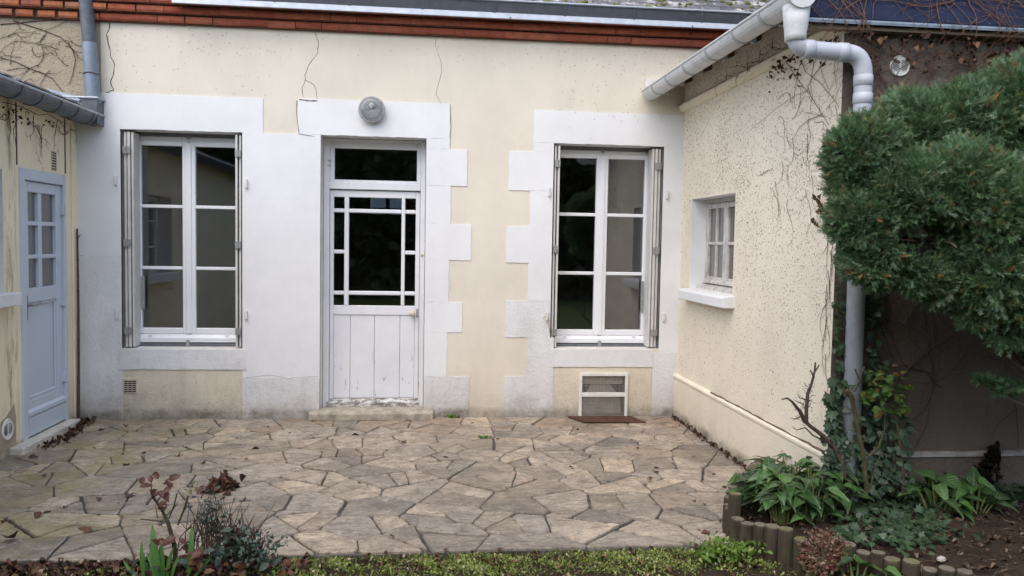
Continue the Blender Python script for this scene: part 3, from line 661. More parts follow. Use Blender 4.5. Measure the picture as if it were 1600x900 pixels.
# ---- casement windows
def window(h, xc, zr, zhead, zbot, Y=.20):
    x0, x1, z0, z1 = h; n = house
    m = MB(); fo = .508
    a, b = max(x0+.004, xc-fo), min(x1-.004, xc+fo)
    m.box(a, a+.05, Y-.01, Y+.06, zbot, zhead); m.box(b-.05, b, Y-.01, Y+.06, zbot, zhead); m.box(a+.05, b-.05, Y-.01, Y+.06, zhead-.045, zhead); m.box(a+.05, b-.05, Y-.01, Y+.06, zbot, zbot+.045)
    fr = m.build('window', 'pvc_white', n, bevel=.004)
    MB().box(x0, x1, Y-.02, Y+.06, zhead, z1).build('roller_gap', 'aluminium_dark', fr)
    for s in (-1, 1):
        gi, go = xc+s*.056, xc+s*.406; e0, e1 = sorted((xc+s*.006, xc+s*.452))
        gl, gr = sorted((gi, go)); m = MB(); yb, yf = Y+.03, Y-.022
        m.box(e0, gl, yf, yb, zr[5]-.055, zr[0]+.045); m.box(gr, e1, yf, yb, zr[5]-.055, zr[0]+.045)
        m.box(gl, gr, yf, yb, zr[0], zr[0]+.045); m.box(gl, gr, yf, yb, zr[5]-.055, zr[5])
        m.build('sash', 'pvc_white', fr, bevel=.006)
        for i in (0, 1): MB().box(gl, gr, yf+.004, yb-.01, zr[2+2*i], zr[1+2*i]).build('glazing_bar', 'pvc_white', fr, bevel=.004)
        for i in range(3): MB().box(gl-.002, gr+.002, Y+.002, Y+.006, zr[2*i+1]-.002, zr[2*i]+.002).build('pane', 'glass', fr)
        MB().box(xc+s*.33-.018, xc+s*.33+.018, Y-.052, Y-.040, zbot+.066, zbot+.078).build('weep_cover', 'pvc_white', fr, bevel=.003)
    MB().box(xc-.024, xc+.024, Y-.034, Y-.022, zr[5]-.05, zr[0]+.03).build('meeting_stile', 'pvc_white', fr, bevel=.005)
    MB().prism([(Y-.045, zbot+.045), (Y-.02, zr[5]-.056), (Y+.0, zr[5]-.056), (Y, zbot+.002), (Y-.045, zbot+.008)], 0, a+.012, b-.012).build('bottom_rail', 'pvc_white', fr)
    MB().box(x0+.003, x1-.003, Y-.06, Y+.05, z0+.002, zbot).build('sill_strip', 'aluminium_dark', fr)
    MB().prism([(xc-.016, z0+.004), (xc+.016, z0+.004), (xc+.016, zbot+.02), (xc+.008, zbot+.032), (xc-.008, zbot+.032), (xc-.016, zbot+.02)], 1, Y-.075, Y-.062).build('shutter_catch', 'hinge_metal', fr)
    MB().box(xc-.014, xc+.014, Y-.03, Y-.012, zhead-.02, zhead+.006).build('shutter_keeper', 'hinge_metal', fr)
    return fr
z1r = [ZW(y, 255, .2) for y in (228, 320, 325, 416, 421, 512)]; z2r = [ZW(y, 965, .2) for y in (249, 334, 339, 425, 430, 515)]
wa = window(W1, -2.072, z1r, 2.478, .650); wb = window(W2, 1.655, z2r, 2.468, .660)
tag(wa, 'white casement window left of the door'); tag(wb, 'white casement window right of the door')
for (x0, x1, z0, z1), zs in ((W1, (2.33, 1.535, .775)), (W2, (2.32, 1.545, .785))):
    for s in (-1, 1):
        e = x0 if s < 0 else x1; q = 1 if s < 0 else -1
        left1 = (x0 == W1[0] and s < 0) or (x0 == W2[0] and s > 0)
        # three leaves folded back against the reveal
        offs = ((.020, .042, .020, .135), (.052, .074, .006, .150), (.082, .100, .016, .165)) if left1 else ((.014, .032, .016, .15), (.044, .062, .006, .16))
        sh = None
        for (a, b, ya, yb) in offs:
            m = MB(); m.box(e+q*a, e+q*b, ya, yb, z0+.012, z1-.022)
            if sh is None: sh = m.build('shutter', 'shutter_paint', house, bevel=.003)
            else: m.build('shutter_leaf', 'shutter_paint', sh, bevel=.003)
        for z in zs:
            hb = MB(); hb.box(e+q*offs[0][0], e+q*(offs[-1][0]-.004 if left1 else offs[-1][1]), -.006, .0055, z-.03, z+.03); c = e+q*(offs[0][1]+.005)
            hb.tube([(c, -.008, z-.034), (c, -.008, z+.034)], .006, 8); hb.build('hinge', 'hinge_metal', sh)
        zc = z0+.23 if s < 0 else z0+.27
        for zp in (z1-.44, z0+.30): MB().box(e-q*.045, e-q*.025, -.035, -.009, zp-.04, zp+.04).build('shutter_stop', 'reveal_paint', sh, bevel=.004)
        if left1: MB().box(e+q*.112, e+q*.135, .16, .185, z0+.33, z0+.62).build('locking_bar', 'hinge_metal', sh)

# ---- front door with fanlight
DX = lambda px: XW(px, 400, .22); DZ = lambda py: ZW(py, 585, .22)
Yd = .22; d0, d1 = DR[0]+.003, DR[1]-.003
m = MB(); m.box(d0, DX(515), Yd-.03, Yd+.07, .05, 2.506); m.box(DX(656), d1, Yd-.03, Yd+.07, .05, 2.506); m.box(DX(515), DX(656), Yd-.03, Yd+.07, DZ(222), 2.506); m.box(DX(515), DX(656), Yd-.035, Yd+.07, DZ(297), DZ(286))
df = m.build('door_frame', 'door_paint', house, bevel=.004)
m = MB(); a, b, c, d = DX(515), DX(656), DZ(286), DZ(222)
ga, gb, gc, gd = DX(522), DX(650), DZ(282), DZ(233)
m.box(a, ga, Yd-.012, Yd+.04, c, d); m.box(gb, b, Yd-.012, Yd+.04, c, d); m.box(ga, gb, Yd-.012, Yd+.04, gd, d); m.box(ga, gb, Yd-.012, Yd+.04, c, gc)
fl = m.build('fanlight', 'door_paint', house, bevel=.004); MB().box(ga-.003, gb+.003, Yd+.012, Yd+.016, gc-.003, gd+.003).build('pane', 'glass', fl)
for z in (2.30, 2.255): MB().box(DX(512), DX(517), Yd-.036, Yd-.03, z, z+.012).build('latch_mark', 'hinge_metal', fl)
cx = [DX(q) for q in (521.5, 538, 545, 627, 632.5, 649)]; rz = [DZ(q) for q in (309, 327, 333, 391, 397, 455, 461, 477.5)]
l0, l1 = DX(515.6), DX(655.5); m = MB(); ya, yb = Yd-.008, Yd+.035
m.box(l0, cx[0], ya, yb, .056, DZ(298.5)); m.box(cx[5], l1, ya, yb, .056, DZ(298.5)); m.box(cx[0], cx[5], ya, yb, rz[0], DZ(298.5)); m.box(cx[0], cx[5], ya, yb, DZ(492), rz[7])
door = m.build('front_door', 'door_paint', house, bevel=.004); tag(door, 'white front door with margin-light glazing over flaking boards')
for a, b in ((1, 2), (3, 4)): MB().box(cx[a], cx[b], ya-.004, yb-.004, rz[7], rz[0]).build('glazing_bar', 'door_paint', door, bevel=.006)
for a, b in ((0, 1), (2, 3), (4, 5)):
    for c, d in ((1, 2), (5, 6)): MB().box(cx[a], cx[b], ya-.003, yb-.004, rz[d], rz[c]).build('glazing_bar', 'door_paint', door, bevel=.006)
    if a != 2: MB().box(cx[a], cx[b], ya-.003, yb-.004, rz[4], rz[3]).build('glazing_bar', 'door_paint', door, bevel=.006)
    rows = ((0, 1), (2, 5), (6, 7)) if a == 2 else ((0, 1), (2, 3), (4, 5), (6, 7))
    for c, d in rows: MB().box(cx[a]-.003, cx[b]+.003, Yd+.010, Yd+.014, rz[d]-.003, rz[c]+.003).build('pane', 'glass', door)
bx = [DX(q) for q in (521.5, 548, 586, 626, 649)]
for a, b in zip(bx, bx[1:]): MB().box(a+.0015, b-.0015, Yd+.002, Yd+.03, DZ(622), DZ(492)).build('board', 'door_paint', door, bevel=.003)
MB().prism([(Yd-.045, .062), (Yd-.045, .105), (Yd-.012, .138), (Yd-.0085, .138), (Yd-.0085, .060)], 0, DX(511.8), DX(657)).build('weatherboard', 'weathered_board', door)
kx, kz = DX(646), DZ(488.5); m = MB(); m.lathe([(.022, 0), (.022, .006), (.010, .010), (.010, .028), (.024, .036), (.029, .050), (.024, .063), (.008, .068)], (kx-.006, ya, kz), (0, -1, 0), 16); m.build('knob', 'knob_ivory', door, smooth=True)
MB().box(DX(651), DX(654.5), ya-.004, ya, DZ(495), DZ(482)).build('keyhole_plate', 'hinge_metal', door)
MB().lathe([(.014, 0), (.014, .008), (.006, .012)], (DX(659), Yd-.03, DZ(397)), (0, -1, 0), 10).build('door_stud', 'knob_ivory', df)
m = MB(); m.prism([(-.118, 0.0), (-.118, .062), (-.095, .078), (-.001, .086), (-.001, 0)], 0, -.985, .104)
m.prism([(0, -.02), (0, .0855), (.30, .05), (.30, -.02)], 0, DR[0]+.002, DR[1]-.002); m.build('doorstep', 'stone_step', house, bevel=.006)

# ---- vents on the back wall
x0, x1, z0, z1 = XW(192.5, 602), XW(216, 602), ZW(614.5, 204), ZW(590, 204)
m = MB(); m.box(x0, x1, -.012, .0, z0, z1); vg = m.build('vent_grille', 'grille_cream', house, bevel=.003)
for r in range(6):
    for c in range(3):
        u = x0+.012+c*(x1-x0-.024)/3; zz = z0+.012+r*(z1-z0-.03)/6
        MB().box(u+.001, u+(x1-x0-.024)/3-.004, -.0135, -.008, zz, zz+.011).build('slot', 'dark_gap', vg)
m = MB(); a, b, c, d = XW(903, 617)-.0, XW(981, 617), -.002, ZW(582, 942)
m.box(a+.006, a+.034, -.028, -.006, c, d); m.box(b-.034, b-.006, -.028, -.006, c, d); m.box(a+.034, b-.034, -.028, -.006, d-.03, d); m.box(a+.034, b-.034, -.027, -.007, ZW(619, 942)-.002, ZW(614, 942)+.008)
ht = m.build('cellar_hatch', 'vent_white', house, bevel=.003); tag(ht, 'white framed wire mesh cellar hatch under the right window')
m = MB()
for X in np.arange(a+.036, b-.034, .0135): m.box(X, X+.003, -.014, -.012, c+.01, d-.034)
for Z in np.arange(c+.012, d-.034, .0135): m.box(a+.034, b-.034, -.0165, -.0145, Z, Z+.003)
tag(m.build('wire_mesh', 'wire', ht), kind='stuff')
reveal(house, HT, .22, 'board_grey'); MB().quad((HT[0], .22, 0), (HT[1], .22, 0), (HT[1], .22, .4), (HT[0], .22, .4)).build('hatch_back', 'dark_gap', ht)
m = MB(); m.prism([(a+.06, .0), (b-.05, .0), (b-.06, .17), (a+.30, .31), (a+.22, .36), (a+.15, .33), (a+.04, .12)], 1, .05, .075); m.build('leaning_board', 'concrete_white', ht)
m = MB(); m.box(a+.05, b-.05, .03, .045, .30, .40); m.build('hatch_lintel', 'grille_cream', ht)

# ---- downpipe from the house gutter, at the left end
m = MB(); m.tube([(-2.835, -.085, 3.80), (-2.815, -.085, 3.50), (-2.793, -.085, 3.18)], .056, 18, False); zp = m.build('zinc_downpipe', 'zinc', house, True)
m = MB(); m.tube([(-2.794, -.085, 3.20), (-2.768, -.085, 2.70)], .060, 18, False); m.build('pipe_sleeve', 'zinc_pipe', zp, True)
m = MB(); m.tube([(-2.781+.064*math.cos(q), -.085+.064*math.sin(q), 2.945+.004*math.sin(3*q)) for q in np.linspace(0, 6.3, 16)], .0035, 5); m.tube([(-2.84, -.13, 2.945), (-2.86, -.15, 2.935)], .003, 5); m.build('pipe_wire', 'bark_vine', zp)

# ================================================================== LEFT ANNEX
la = thing('left_annex', 'low cream outbuilding on the left with pale blue door and zinc gutter', 'outbuilding', (XL, -1, 0))
LD = (-.985, -.215, .05, 2.085); LW = (-2.25, -1.218, 1.175, 2.05)
m = MB(); holed(m, -7.2, 0, -.05, 2.66, [LD, LW], lambda q, a, b, c, d: q.quad((XL, a, c), (XL, b, c), (XL, b, d), (XL, a, d))); m.build('wall', 'annex_render', la)
def reveal_x(par, h, x0, x1, mat):
    a, b, c, d = h; m = MB()
    m.quad((x0, a, c), (x1, a, c), (x1, a, d), (x0, a, d)); m.quad((x0, b, c), (x1, b, c), (x1, b, d), (x0, b, d)); m.quad((x0, a, d), (x1, a, d), (x1, b, d), (x0, b, d)); m.quad((x0, a, c), (x1, a, c), (x1, b, c), (x0, b, c)); return m.build('reveal', mat, par)
reveal_x(la, LW, XL, XL-.2, 'reveal_paint')
m = MB(); xq = XL-.16
m.box(xq-.05, xq, LW[0], LW[0]+.06, LW[2], LW[3]); m.box(xq-.05, xq, LW[1]-.06, LW[1], LW[2], LW[3]); m.box(xq-.05, xq, LW[0]+.06, LW[1]-.06, LW[3]-.06, LW[3]); m.box(xq-.05, xq, LW[0]+.06, LW[1]-.06, LW[2], LW[2]+.06); m.box(xq-.05, xq, -1.76, -1.70, LW[2]+.06, LW[3]-.06)
lw = m.build('window', 'pvc_white', la, bevel=.004)
MB().box(xq-.03, xq-.026, LW[0]+.05, -1.75, LW[2]+.05, LW[3]-.05).build('pane', 'glass', lw); MB().box(xq-.03, xq-.026, -1.71, LW[1]-.05, LW[2]+.05, LW[3]-.05).build('pane', 'glass', lw)
for z in (1.46, 1.76): MB().box(xq-.04, xq-.004, LW[0]+.06, LW[1]-.06, z, z+.022).build('glazing_bar', 'pvc_white', lw)
MB().box(XL-.18, XL+.085, LW[0]-.06, LW[1]+.075, 1.085, 1.178).build('window_sill', 'white_flaky', la, bevel=.006)
m = MB(); m.box(-6, XL-.22, -7.2, -7.15, -.05, 2.66); m.box(-6, -5.95, -7.2, 0, -.05, 2.66); m.build('rear_wall', 'roughcast', la)
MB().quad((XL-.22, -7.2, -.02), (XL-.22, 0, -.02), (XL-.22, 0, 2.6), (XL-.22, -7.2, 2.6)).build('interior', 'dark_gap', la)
# door frame, leaf, six panes, panel, handle, hinges
a, b, c, d = LD; xo = XL+.012
m = MB(); m.box(XL-.08, xo, a, a+.075, c, d); m.box(XL-.08, xo, b-.045, b, c, d); m.box(XL-.08, xo, a+.075, b-.045, d-.085, d); m.build('door_frame', 'blue_paint', la, bevel=.004)
XD = XL-.012; dl, dr, db, dt = a+.078, b-.048, .062, d-.09
pc = ((-.80, -.615), (-.555, -.375)); pr = ((1.695, 1.915), (1.440, 1.662), (1.185, 1.408))
pc = ((dl+.085, dl+.255), (dl+.31, dr-.09))
m = MB(); xa, xb = XD-.04, XD
m.box(xa, xb, dl, pc[0][0], db, dt); m.box(xa, xb, pc[1][1], dr, db, dt); m.box(xa, xb, pc[0][0], pc[1][1], pr[0][1], dt); m.box(xa, xb, pc[0][0], pc[1][1], 1.075, pr[2][0])
m.box(xa, xb, pc[0][0], pc[1][1], db, .33); m.box(xa, xb-.002, pc[0][1], pc[1][0], pr[2][0], pr[0][1])
for q in (0, 1): m.box(xa, xb-.003, pc[0][0], pc[1][1], pr[q+1][1], pr[q][0])
ld = m.build('door', 'blue_paint', la, bevel=.005); tag(ld, 'pale blue door with six small panes over a plain panel')
for (y0, y1) in pc:
    for (z0, z1) in pr: MB().box(xa+.008, xa+.012, y0-.003, y1+.003, z0-.003, z1+.003).build('pane', 'frosted_glass', ld)
MB().box(xa, xa+.014, pc[0][0], pc[1][1], .33, 1.075).build('panel', 'blue_paint', ld)
y0, y1, z0, z1 = pc[0][0], pc[1][1], .33, 1.075; m = MB()
for (p, q, r, s_) in ((y0, y0+.022, z0, z1), (y1-.022, y1, z0, z1), (y0+.022, y1-.022, z1-.022, z1), (y0+.022, y1-.022, z0, z0+.03)): m.box(xa+.014, xa+.030, p, q, r, s_)
m.build('moulding', 'blue_paint', ld, bevel=.006)
MB().prism([(XD, .21), (XD+.022, .215), (XD+.022, .245), (XD, .262)], 1, dl+.006, dr-.004).build('weather_bar', 'blue_paint', ld)
MB().prism([(XD, .064), (XD+.02, .066), (XD+.02, .206), (XD, .209)], 1, dl+.006, dr-.004).build('kick_rail', 'blue_paint', ld)
m = MB(); yh = dl+.035; m.prism([(yh-.015, .95), (yh+.015, .95), (yh+.018, 1.05), (yh+.015, 1.135), (yh-.015, 1.135), (yh-.018, 1.05)], 0, XD, XD+.007); m.tube([(XD+.006, yh, 1.065), (XD+.05, yh, 1.065), (XD+.055, yh+.02, 1.065), (XD+.052, yh+.07, 1.067), (XD+.05, yh+.12, 1.072)], [.011, .011, .011, .010, .008], 8); m.build('handle', 'hinge_metal', ld, smooth=False)
for z in (1.80, 1.05, .42):
    m = MB(); m.tube([(xo+.006, b-.040, z-.045), (xo+.006, b-.040, z+.045)], .008, 8); m.box(XD, xo+.003, b-.07, b-.045, z-.04, z+.04); m.build('hinge', 'blue_paint', ld)
m = MB(); m.box(XL, XL+.10, -1.19, -.20, -.01, .052); m.box(XL-.08, XL, LD[0], LD[1], -.01, .049); m.build('threshold', 'concrete_white', la, bevel=.006)
for Y in (-1.012, -.205): MB().box(XL, XL+.006, Y-.006, Y+.006, 2.10, 2.55).build('panel_joint', 'crack', la)
MB().box(XL, XL+.014, -.10, -.002, -.03, 2.5).build('corner_pilaster', 'annex_render', la, bevel=.004)
# little slotted vent, round louvred vent
m = MB(); m.box(XL, XL+.007, -.455, -.375, 2.105, 2.265); vs = m.build('vent_grille', 'grille_cream', la)
for i in range(7):
    for y in (-.45, -.412): MB().box(XL+.005, XL+.0085, y, y+.032, 2.115+i*.021, 2.126+i*.021).build('slot', 'dark_gap', vs)
def round_vent(par, c, ux, nrm, r):
    """white disc with fan-shaped louvre slots"""
    c = np.array(c, float); ux = np.array(ux, float); nr = np.array(nrm, float); up = np.array([0, 0, 1.0])
    m = MB(); m.lathe([(r, 0), (r, .006), (r*.92, .012), (r*.86, .009), (.001, .009)], c, nr, 32); v = m.build('round_vent', 'vent_white', par)
    for s in (-1, 1):
        for k in range(7):
            rr = r*(.36+.155*k); P = []
            for t in np.linspace(0, 1, 7):
                an = R_(97+66*t) if s < 0 else R_(83-66*t)
                p = np.array([rr*math.cos(an), rr*math.sin(an)-r*.62])
                if np.linalg.norm(p) < r*.80: P.append(c+nr*.010+ux*p[0]+up*p[1])
            if len(P) > 2:
                mm = MB(); mm.tube(P, [.0016]+[r*.032]*(len(P)-2)+[.0016], 5); mm.build('slot', 'dark_gap', v)
    return v
round_vent(la, (XL, -1.214, .197), (0, 1, 0), (1, 0, 0), .078)
m = MB(); m.prism([(-1.33, .04), (-1.09, .05), (-1.085, .26), (-1.11, .36), (-1.16, .33), (-1.22, .29), (-1.30, .27)], 0, XL-.01, XL+.0035); m.build('render_patch', 'roughcast', la)
# roof, zinc gutter, hopper against the house wall
m = MB(); s15 = math.tan(R_(13))
m.prism([(-2.80, 2.632), (-2.80, 2.655), (-6.1, 2.655+3.3*s15), (-6.1, 2.632+3.3*s15)], 1, -7.3, -.12); m.build('roof', 'slate', la)
m = MB()
for k in range(12): y = -.5-k*.55; m.prism([(-2.79, 2.657), (-2.80, 2.672), (-3.3, 2.672+.5*s15), (-3.3, 2.657+.5*s15)], 1, y-.24, y+.24)
m.build('roof_tiles', 'slate', la)
MB().prism([(-3.10, 2.76), (-2.86, 2.705), (-2.84, 2.715), (-2.90, 2.755), (-3.10, 2.80)], 1, -.16, -.02).build('flashing', 'zinc_light', la)
MB().prism([(-3.6, 2.875), (-3.34, 2.815), (-3.32, 2.835), (-3.40, 2.88), (-3.6, 2.93)], 1, -.16, -.02).build('flashing', 'zinc_light', la)
MB().box(-3.0, -2.82, -7.2, -.1, 2.60, 2.65).build('eave_board', 'soffit_wood', la)
def half_gutter(x, z, r, y0, y1, par, mat, name='gutter', zfall=0.0, n=12):
    m = MB(); vs = []; A = np.linspace(math.pi, 2*math.pi, n)
    out = [(x+r*math.cos(t), z+r*math.sin(t)) for t in A]+[(x+(r-.004)*math.cos(t), z+(r-.004)*math.sin(t)) for t in A[::-1]]
    m.prism(out, 1, y0, y1); return m.build(name, mat, par)
lg = half_gutter(-2.80, 2.605, .088, -7.2, -.015, la, 'zinc')
m = MB(); m.tube([(-2.712, -7.2, 2.607), (-2.712, -.015, 2.607)], .011, 8); m.build('gutter_lip', 'zinc_light', lg)
for y in (-.22, -.52, -.82, -1.12, -1.42, -2.0, -2.6):
    m = MB(); m.tube([(-2.80+.091*math.cos(t), y, 2.605+.091*math.sin(t)) for t in np.linspace(math.pi, 2*math.pi, 10)], .005, 5); m.build('gutter_joint', 'zinc', lg)
m = MB(); m.prism([(-3.19, 2.585), (-2.722, 2.52), (-2.712, 2.735), (-3.20, 2.735)], 1, -.150, -.145); m.quad((-2.714, -.15, 2.52), (-2.714, -.003, 2.52), (-2.714, -.003, 2.735), (-2.714, -.15, 2.735)); m.quad((-3.19, -.15, 2.585), (-2.722, -.15, 2.52), (-2.722, -.003, 2.52), (-3.19, -.003, 2.585))
hp = m.build('hopper', 'zinc', la); m = MB(); m.tube([(-3.20, -.152, 2.738), (-2.708, -.152, 2.738), (-2.708, -.003, 2.738)], .011, 8); m.build('hopper_rim', 'zinc_light', hp)
for X in (-3.02, -2.86): MB().box(X, X+.006, -.1535, -.15, 2.56, 2.73).build('hopper_seam', 'zinc_light', hp)

# ================================================================== RIGHT ANNEX
ra = thing('right_annex', 'cream rendered side wing on the right with small wooden window and plastic gutter', 'extension', (XR, -1.4, 0))
RWn = (-1.310, -.295, 1.225, 2.008)
m = MB(); holed(m, YF, 0, .375, 3.25, [RWn], lambda q, a, b, c, d: q.quad((XR, a, c), (XR, b, c), (XR, b, d), (XR, a, d))); m.build('wall', 'cream_rough', ra)
m = MB(); m.prism([(XR-.022, -.05), (XR-.022, .352), (XR-.006, .372), (XR+.1, .376), (XR+.1, -.05)], 1, YF+.001, -.0005); m.build('plinth', 'cream_rough', ra)
m = MB(); m.prism([(XR-.030, .372), (XR-.029, .388), (XR-.002, .404), (XR+.05, .404), (XR+.05, .372)], 1, YF+.003, -.0012); m.build('plinth_cap', 'cream_rough', ra)
crp = MB(); P = [(XR-.010+random.uniform(-.003, .003), y, .404+random.uniform(-.004, .004)) for y in np.arange(-.95, YF, -.07)]; crp.tube(P, [.004+random.uniform(0, .004) for _ in P], 5); crp.build('crack', 'crack', ra)
reveal_x(ra, RWn, XR, XR+.2, 'white_paint')
xw = XR+.135; a, b, c, d = RWn; m = MB()
m.box(xw, xw+.06, b-.05, b, c, d); m.box(xw, xw+.06, a, a+.05, c, d); m.box(xw, xw+.06, a+.05, b-.05, d-.04, d); m.box(xw, xw+.06, a+.05, b-.05, c, c+.05)
rw = m.build('window', 'weathered_wood', ra, bevel=.004); mid = (a+b)/2
for (y0, y1) in ((a+.052, mid-.004), (mid+.004, b-.052)):
    m = MB(); z0, z1 = c+.055, d-.045; s = .042; e = xw-.012
    m.box(e, xw+.03, y0, y0+s, z0, z1); m.box(e, xw+.03, y1-s, y1, z0, z1); m.box(e, xw+.03, y0+s, y1-s, z1-s, z1); m.box(e, xw+.03, y0+s, y1-s, z0, z0+s+.01)
    m.build('sash', 'weathered_wood', rw, bevel=.004); ym = (y0+y1)/2; zm = (z0+z1)/2
    MB().box(e+.004, xw+.026, ym-.012, ym+.012, z0+s+.01, z1-s).build('glazing_bar', 'weathered_wood', rw, bevel=.003)
    for q, r in ((y0+s, ym-.012), (ym+.012, y1-s)): MB().box(e+.004, xw+.026, q, r, zm-.013, zm+.013).build('glazing_bar', 'weathered_wood', rw, bevel=.003)
    for q, r in ((y0+s, ym-.012), (ym+.012, y1-s)):
        for t_, u in ((z0+s+.01, zm-.013), (zm+.013, z1-s)): MB().box(xw+.010, xw+.014, q-.003, r+.003, t_-.003, u+.003).build('pane', 'frosted_glass', rw)
    MB().prism([(e-.03, z0-.002), (e-.026, z0+.016), (e-.001, z0+.034), (e-.001, z0-.002)], 1, y0+.004, y1-.004).build('drip_rail', 'weathered_wood', rw)
MB().prism([(xw-.075, c-.004), (xw-.07, c+.022), (xw-.004, c+.05), (xw-.002, c-.004)], 1, a+.006, b-.006).build('inner_sill', 'weathered_wood', rw)
MB().prism([(XR-.095, 1.125), (XR-.095, 1.200), (XR-.085, 1.212), (XR+.07, 1.226), (XR+.07, 1.125)], 1, -1.365, -.262).build('window_sill', 'white_paint', ra, bevel=.005)
m = MB(); m.prism([(XR-.055, 2.840), (XR-.060, 2.868), (XR-.02, 2.905), (XR+.02, 2.905), (XR+.02, 2.82), (XR-.012, 2.82)], 1, YF-.02, -.001); m.build('eave_moulding', 'cream_rough', ra)
# front face, plinth line, roof that comes down to its eave
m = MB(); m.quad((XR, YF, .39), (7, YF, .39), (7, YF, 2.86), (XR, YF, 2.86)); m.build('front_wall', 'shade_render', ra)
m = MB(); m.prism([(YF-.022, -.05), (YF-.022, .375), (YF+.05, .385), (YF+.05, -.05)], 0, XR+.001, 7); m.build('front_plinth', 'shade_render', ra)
m = MB(); m.prism([(YF-.036, .380), (YF-.034, .400), (YF+.02, .408), (YF+.02, .380)], 0, XR+.003, 7); m.build('front_plinth_cap', 'board_grey', ra)
Ye, Ze = -2.945, 2.850; m = MB(); m.prism([(Ye, Ze), (Ye-.004, Ze+.03), (Ye+.9, Ze+1.35), (Ye+.95, Ze+1.30), (Ye+.04, Ze)], 0, 2.10, 7.2); rf = m.build('front_roof', 'slate_blue', ra)
MB().prism([(Ye-.010, Ze-.002), (Ye-.011, Ze+.012), (Ye+.004, Ze+.034), (Ye+.012, Ze+.02)], 0, 2.10, 7.2).build('eave_trim', 'zinc_pipe', rf)
MB().box(2.14, 7.1, Ye+.02, YF-.001, 2.825, 2.848).build('eave_soffit', 'bark_pale', ra)
m = MB(); sr = math.tan(R_(20)); m.prism([(2.03, 3.005), (2.03, 3.038), (5.5, 3.038+3.47*sr), (5.5, 3.005+3.47*sr)], 1, -2.90, -.02); m.build('side_roof', 'soffit_wood', ra)
for y in np.arange(-2.7, -.1, .5): MB().prism([(2.06, 2.955), (2.06, 3.012), (2.42, 3.012+.36*sr), (2.42, 2.955+.36*sr)], 1, y, y+.06).build('rafter_end', 'soffit_wood', ra)
GX, GZ = 2.03, 2.985; rg = half_gutter(GX, GZ, .078, -3.02, -.045, ra, 'pvc_gutter')
m = MB(); m.tube([(GX-.078, -3.02, GZ+.003), (GX-.078, -.045, GZ+.003)], .009, 8); m.build('gutter_lip', 'pvc_gutter', rg)
for y in (-.35, -.75, -1.2, -1.7, -2.2, -2.62):
    m = MB(); A = np.linspace(math.pi*.98, 2*math.pi, 12); out = [(GX+.084*math.cos(t), GZ+.084*math.sin(t)) for t in A]+[(GX+.0785*math.cos(t), GZ+.0785*math.sin(t)) for t in A[::-1]]
    m.prism(out, 1, y-.014, y+.014); m.box(GX+.05, GX+.085, y-.010, y+.010, GZ-.075, GZ+.03); m.build('gutter_bracket', 'pvc_bracket', rg)
for y0, y1 in ((-.045, -.040), (-3.026, -3.02)):
    m = MB(); m.prism([(GX+.083*math.cos(t), GZ+.083*math.sin(t)) for t in np.linspace(0, 2*math.pi, 28)[:-1]] if y0 < -1 else [(GX+.08*math.cos(t), GZ+.08*math.sin(t)) for t in np.linspace(math.pi, 2*math.pi, 16)], 1, y0, y1); m.build('end_cap', 'pvc_gutter', rg)
# downpipe with its swan neck
Yp = -2.945
m = MB(); m.lathe([(.075, 0), (.066, .10), (.058, .16), (.058, .19)], (GX+.005, Yp, GZ-.055), (0, 0, -1), 18); m.build('gutter_outlet', 'pvc_gutter', rg, True)
pts = [(2.035, Yp, 2.83), (2.035, Yp, 2.775)]+arc((2.035, Yp, 2.775), (2.04, Yp, 2.700), (2.115, Yp, 2.698), 7)[1:]+[(2.33, Yp, 2.690)]+arc((2.33, Yp, 2.690), (2.435, Yp, 2.690), (2.440, Yp, 2.585), 8)[1:]+[(2.444, Yp, 2.4), (2.462, Yp, .05)]
m = MB(); m.tube(pts, .049, 18); dp = m.build('downpipe', 'pvc_pipe', ra, True)
for (p, dr_) in (((2.036, Yp, 2.80), (0, 0, 1)), ((2.11, Yp, 2.699), (1, 0, 0)), ((2.31, Yp, 2.691), (1, 0, 0)), ((2.441, Yp, 2.54), (0, 0, -1)), ((2.443, Yp, 2.44), (0, 0, -1))):
    m = MB(); m.lathe([(.0495, -.03), (.053, -.028), (.053, .028), (.0495, .03)], p, dr_, 18); m.build('pipe_collar', 'pvc_pipe', dp, True)
round_vent(ra, (2.705, YF, 2.649), (1, 0, 0), (0, -1, 0), .060)
m = MB(); m.box(1.985, 2.17, -.03, -.004, 3.03, 3.105); m.build('soffit_end', 'vent_white', ra)

# creeper holdfasts left on the walls: thousands of tiny dark dashes, real raised flecks
def specks(par, n, samp, frame, size=(.006, .016)):
    V = []; F = []; C = []; k = 0
    for i in range(n):
        p = np.array(samp()); a, b, nr = frame; t = random.uniform(-1.0, 1.0)+(math.pi/2 if random.random() < .75 else 0); L = random.uniform(*size); wd = random.uniform(.0016, .0032)
        u = math.cos(t)*np.array(a)+math.sin(t)*np.array(b); w_ = -math.sin(t)*np.array(a)+math.cos(t)*np.array(b); nr = np.array(nr)
        V += [p-u*L/2, p+w_*wd, p+u*L/2, p-w_*wd, p+nr*.003]; F += [(k, k+1, k+4), (k+1, k+2, k+4), (k+2, k+3, k+4), (k+3, k, k+4)]; k += 5
    V = np.array(V)-ORG[par.name]; o = fast_mesh('creeper_holdfasts', V, np.array(F), np.tile((.5, .5, .5, 1), (len(V), 1)), 'speck', par); ORG[o.name] = ORG[par.name]; tag(o, kind='stuff')
cl = [(random.uniform(YF, -.1), random.uniform(.5, 2.8), random.uniform(.12, .4)) for _ in range(34)]
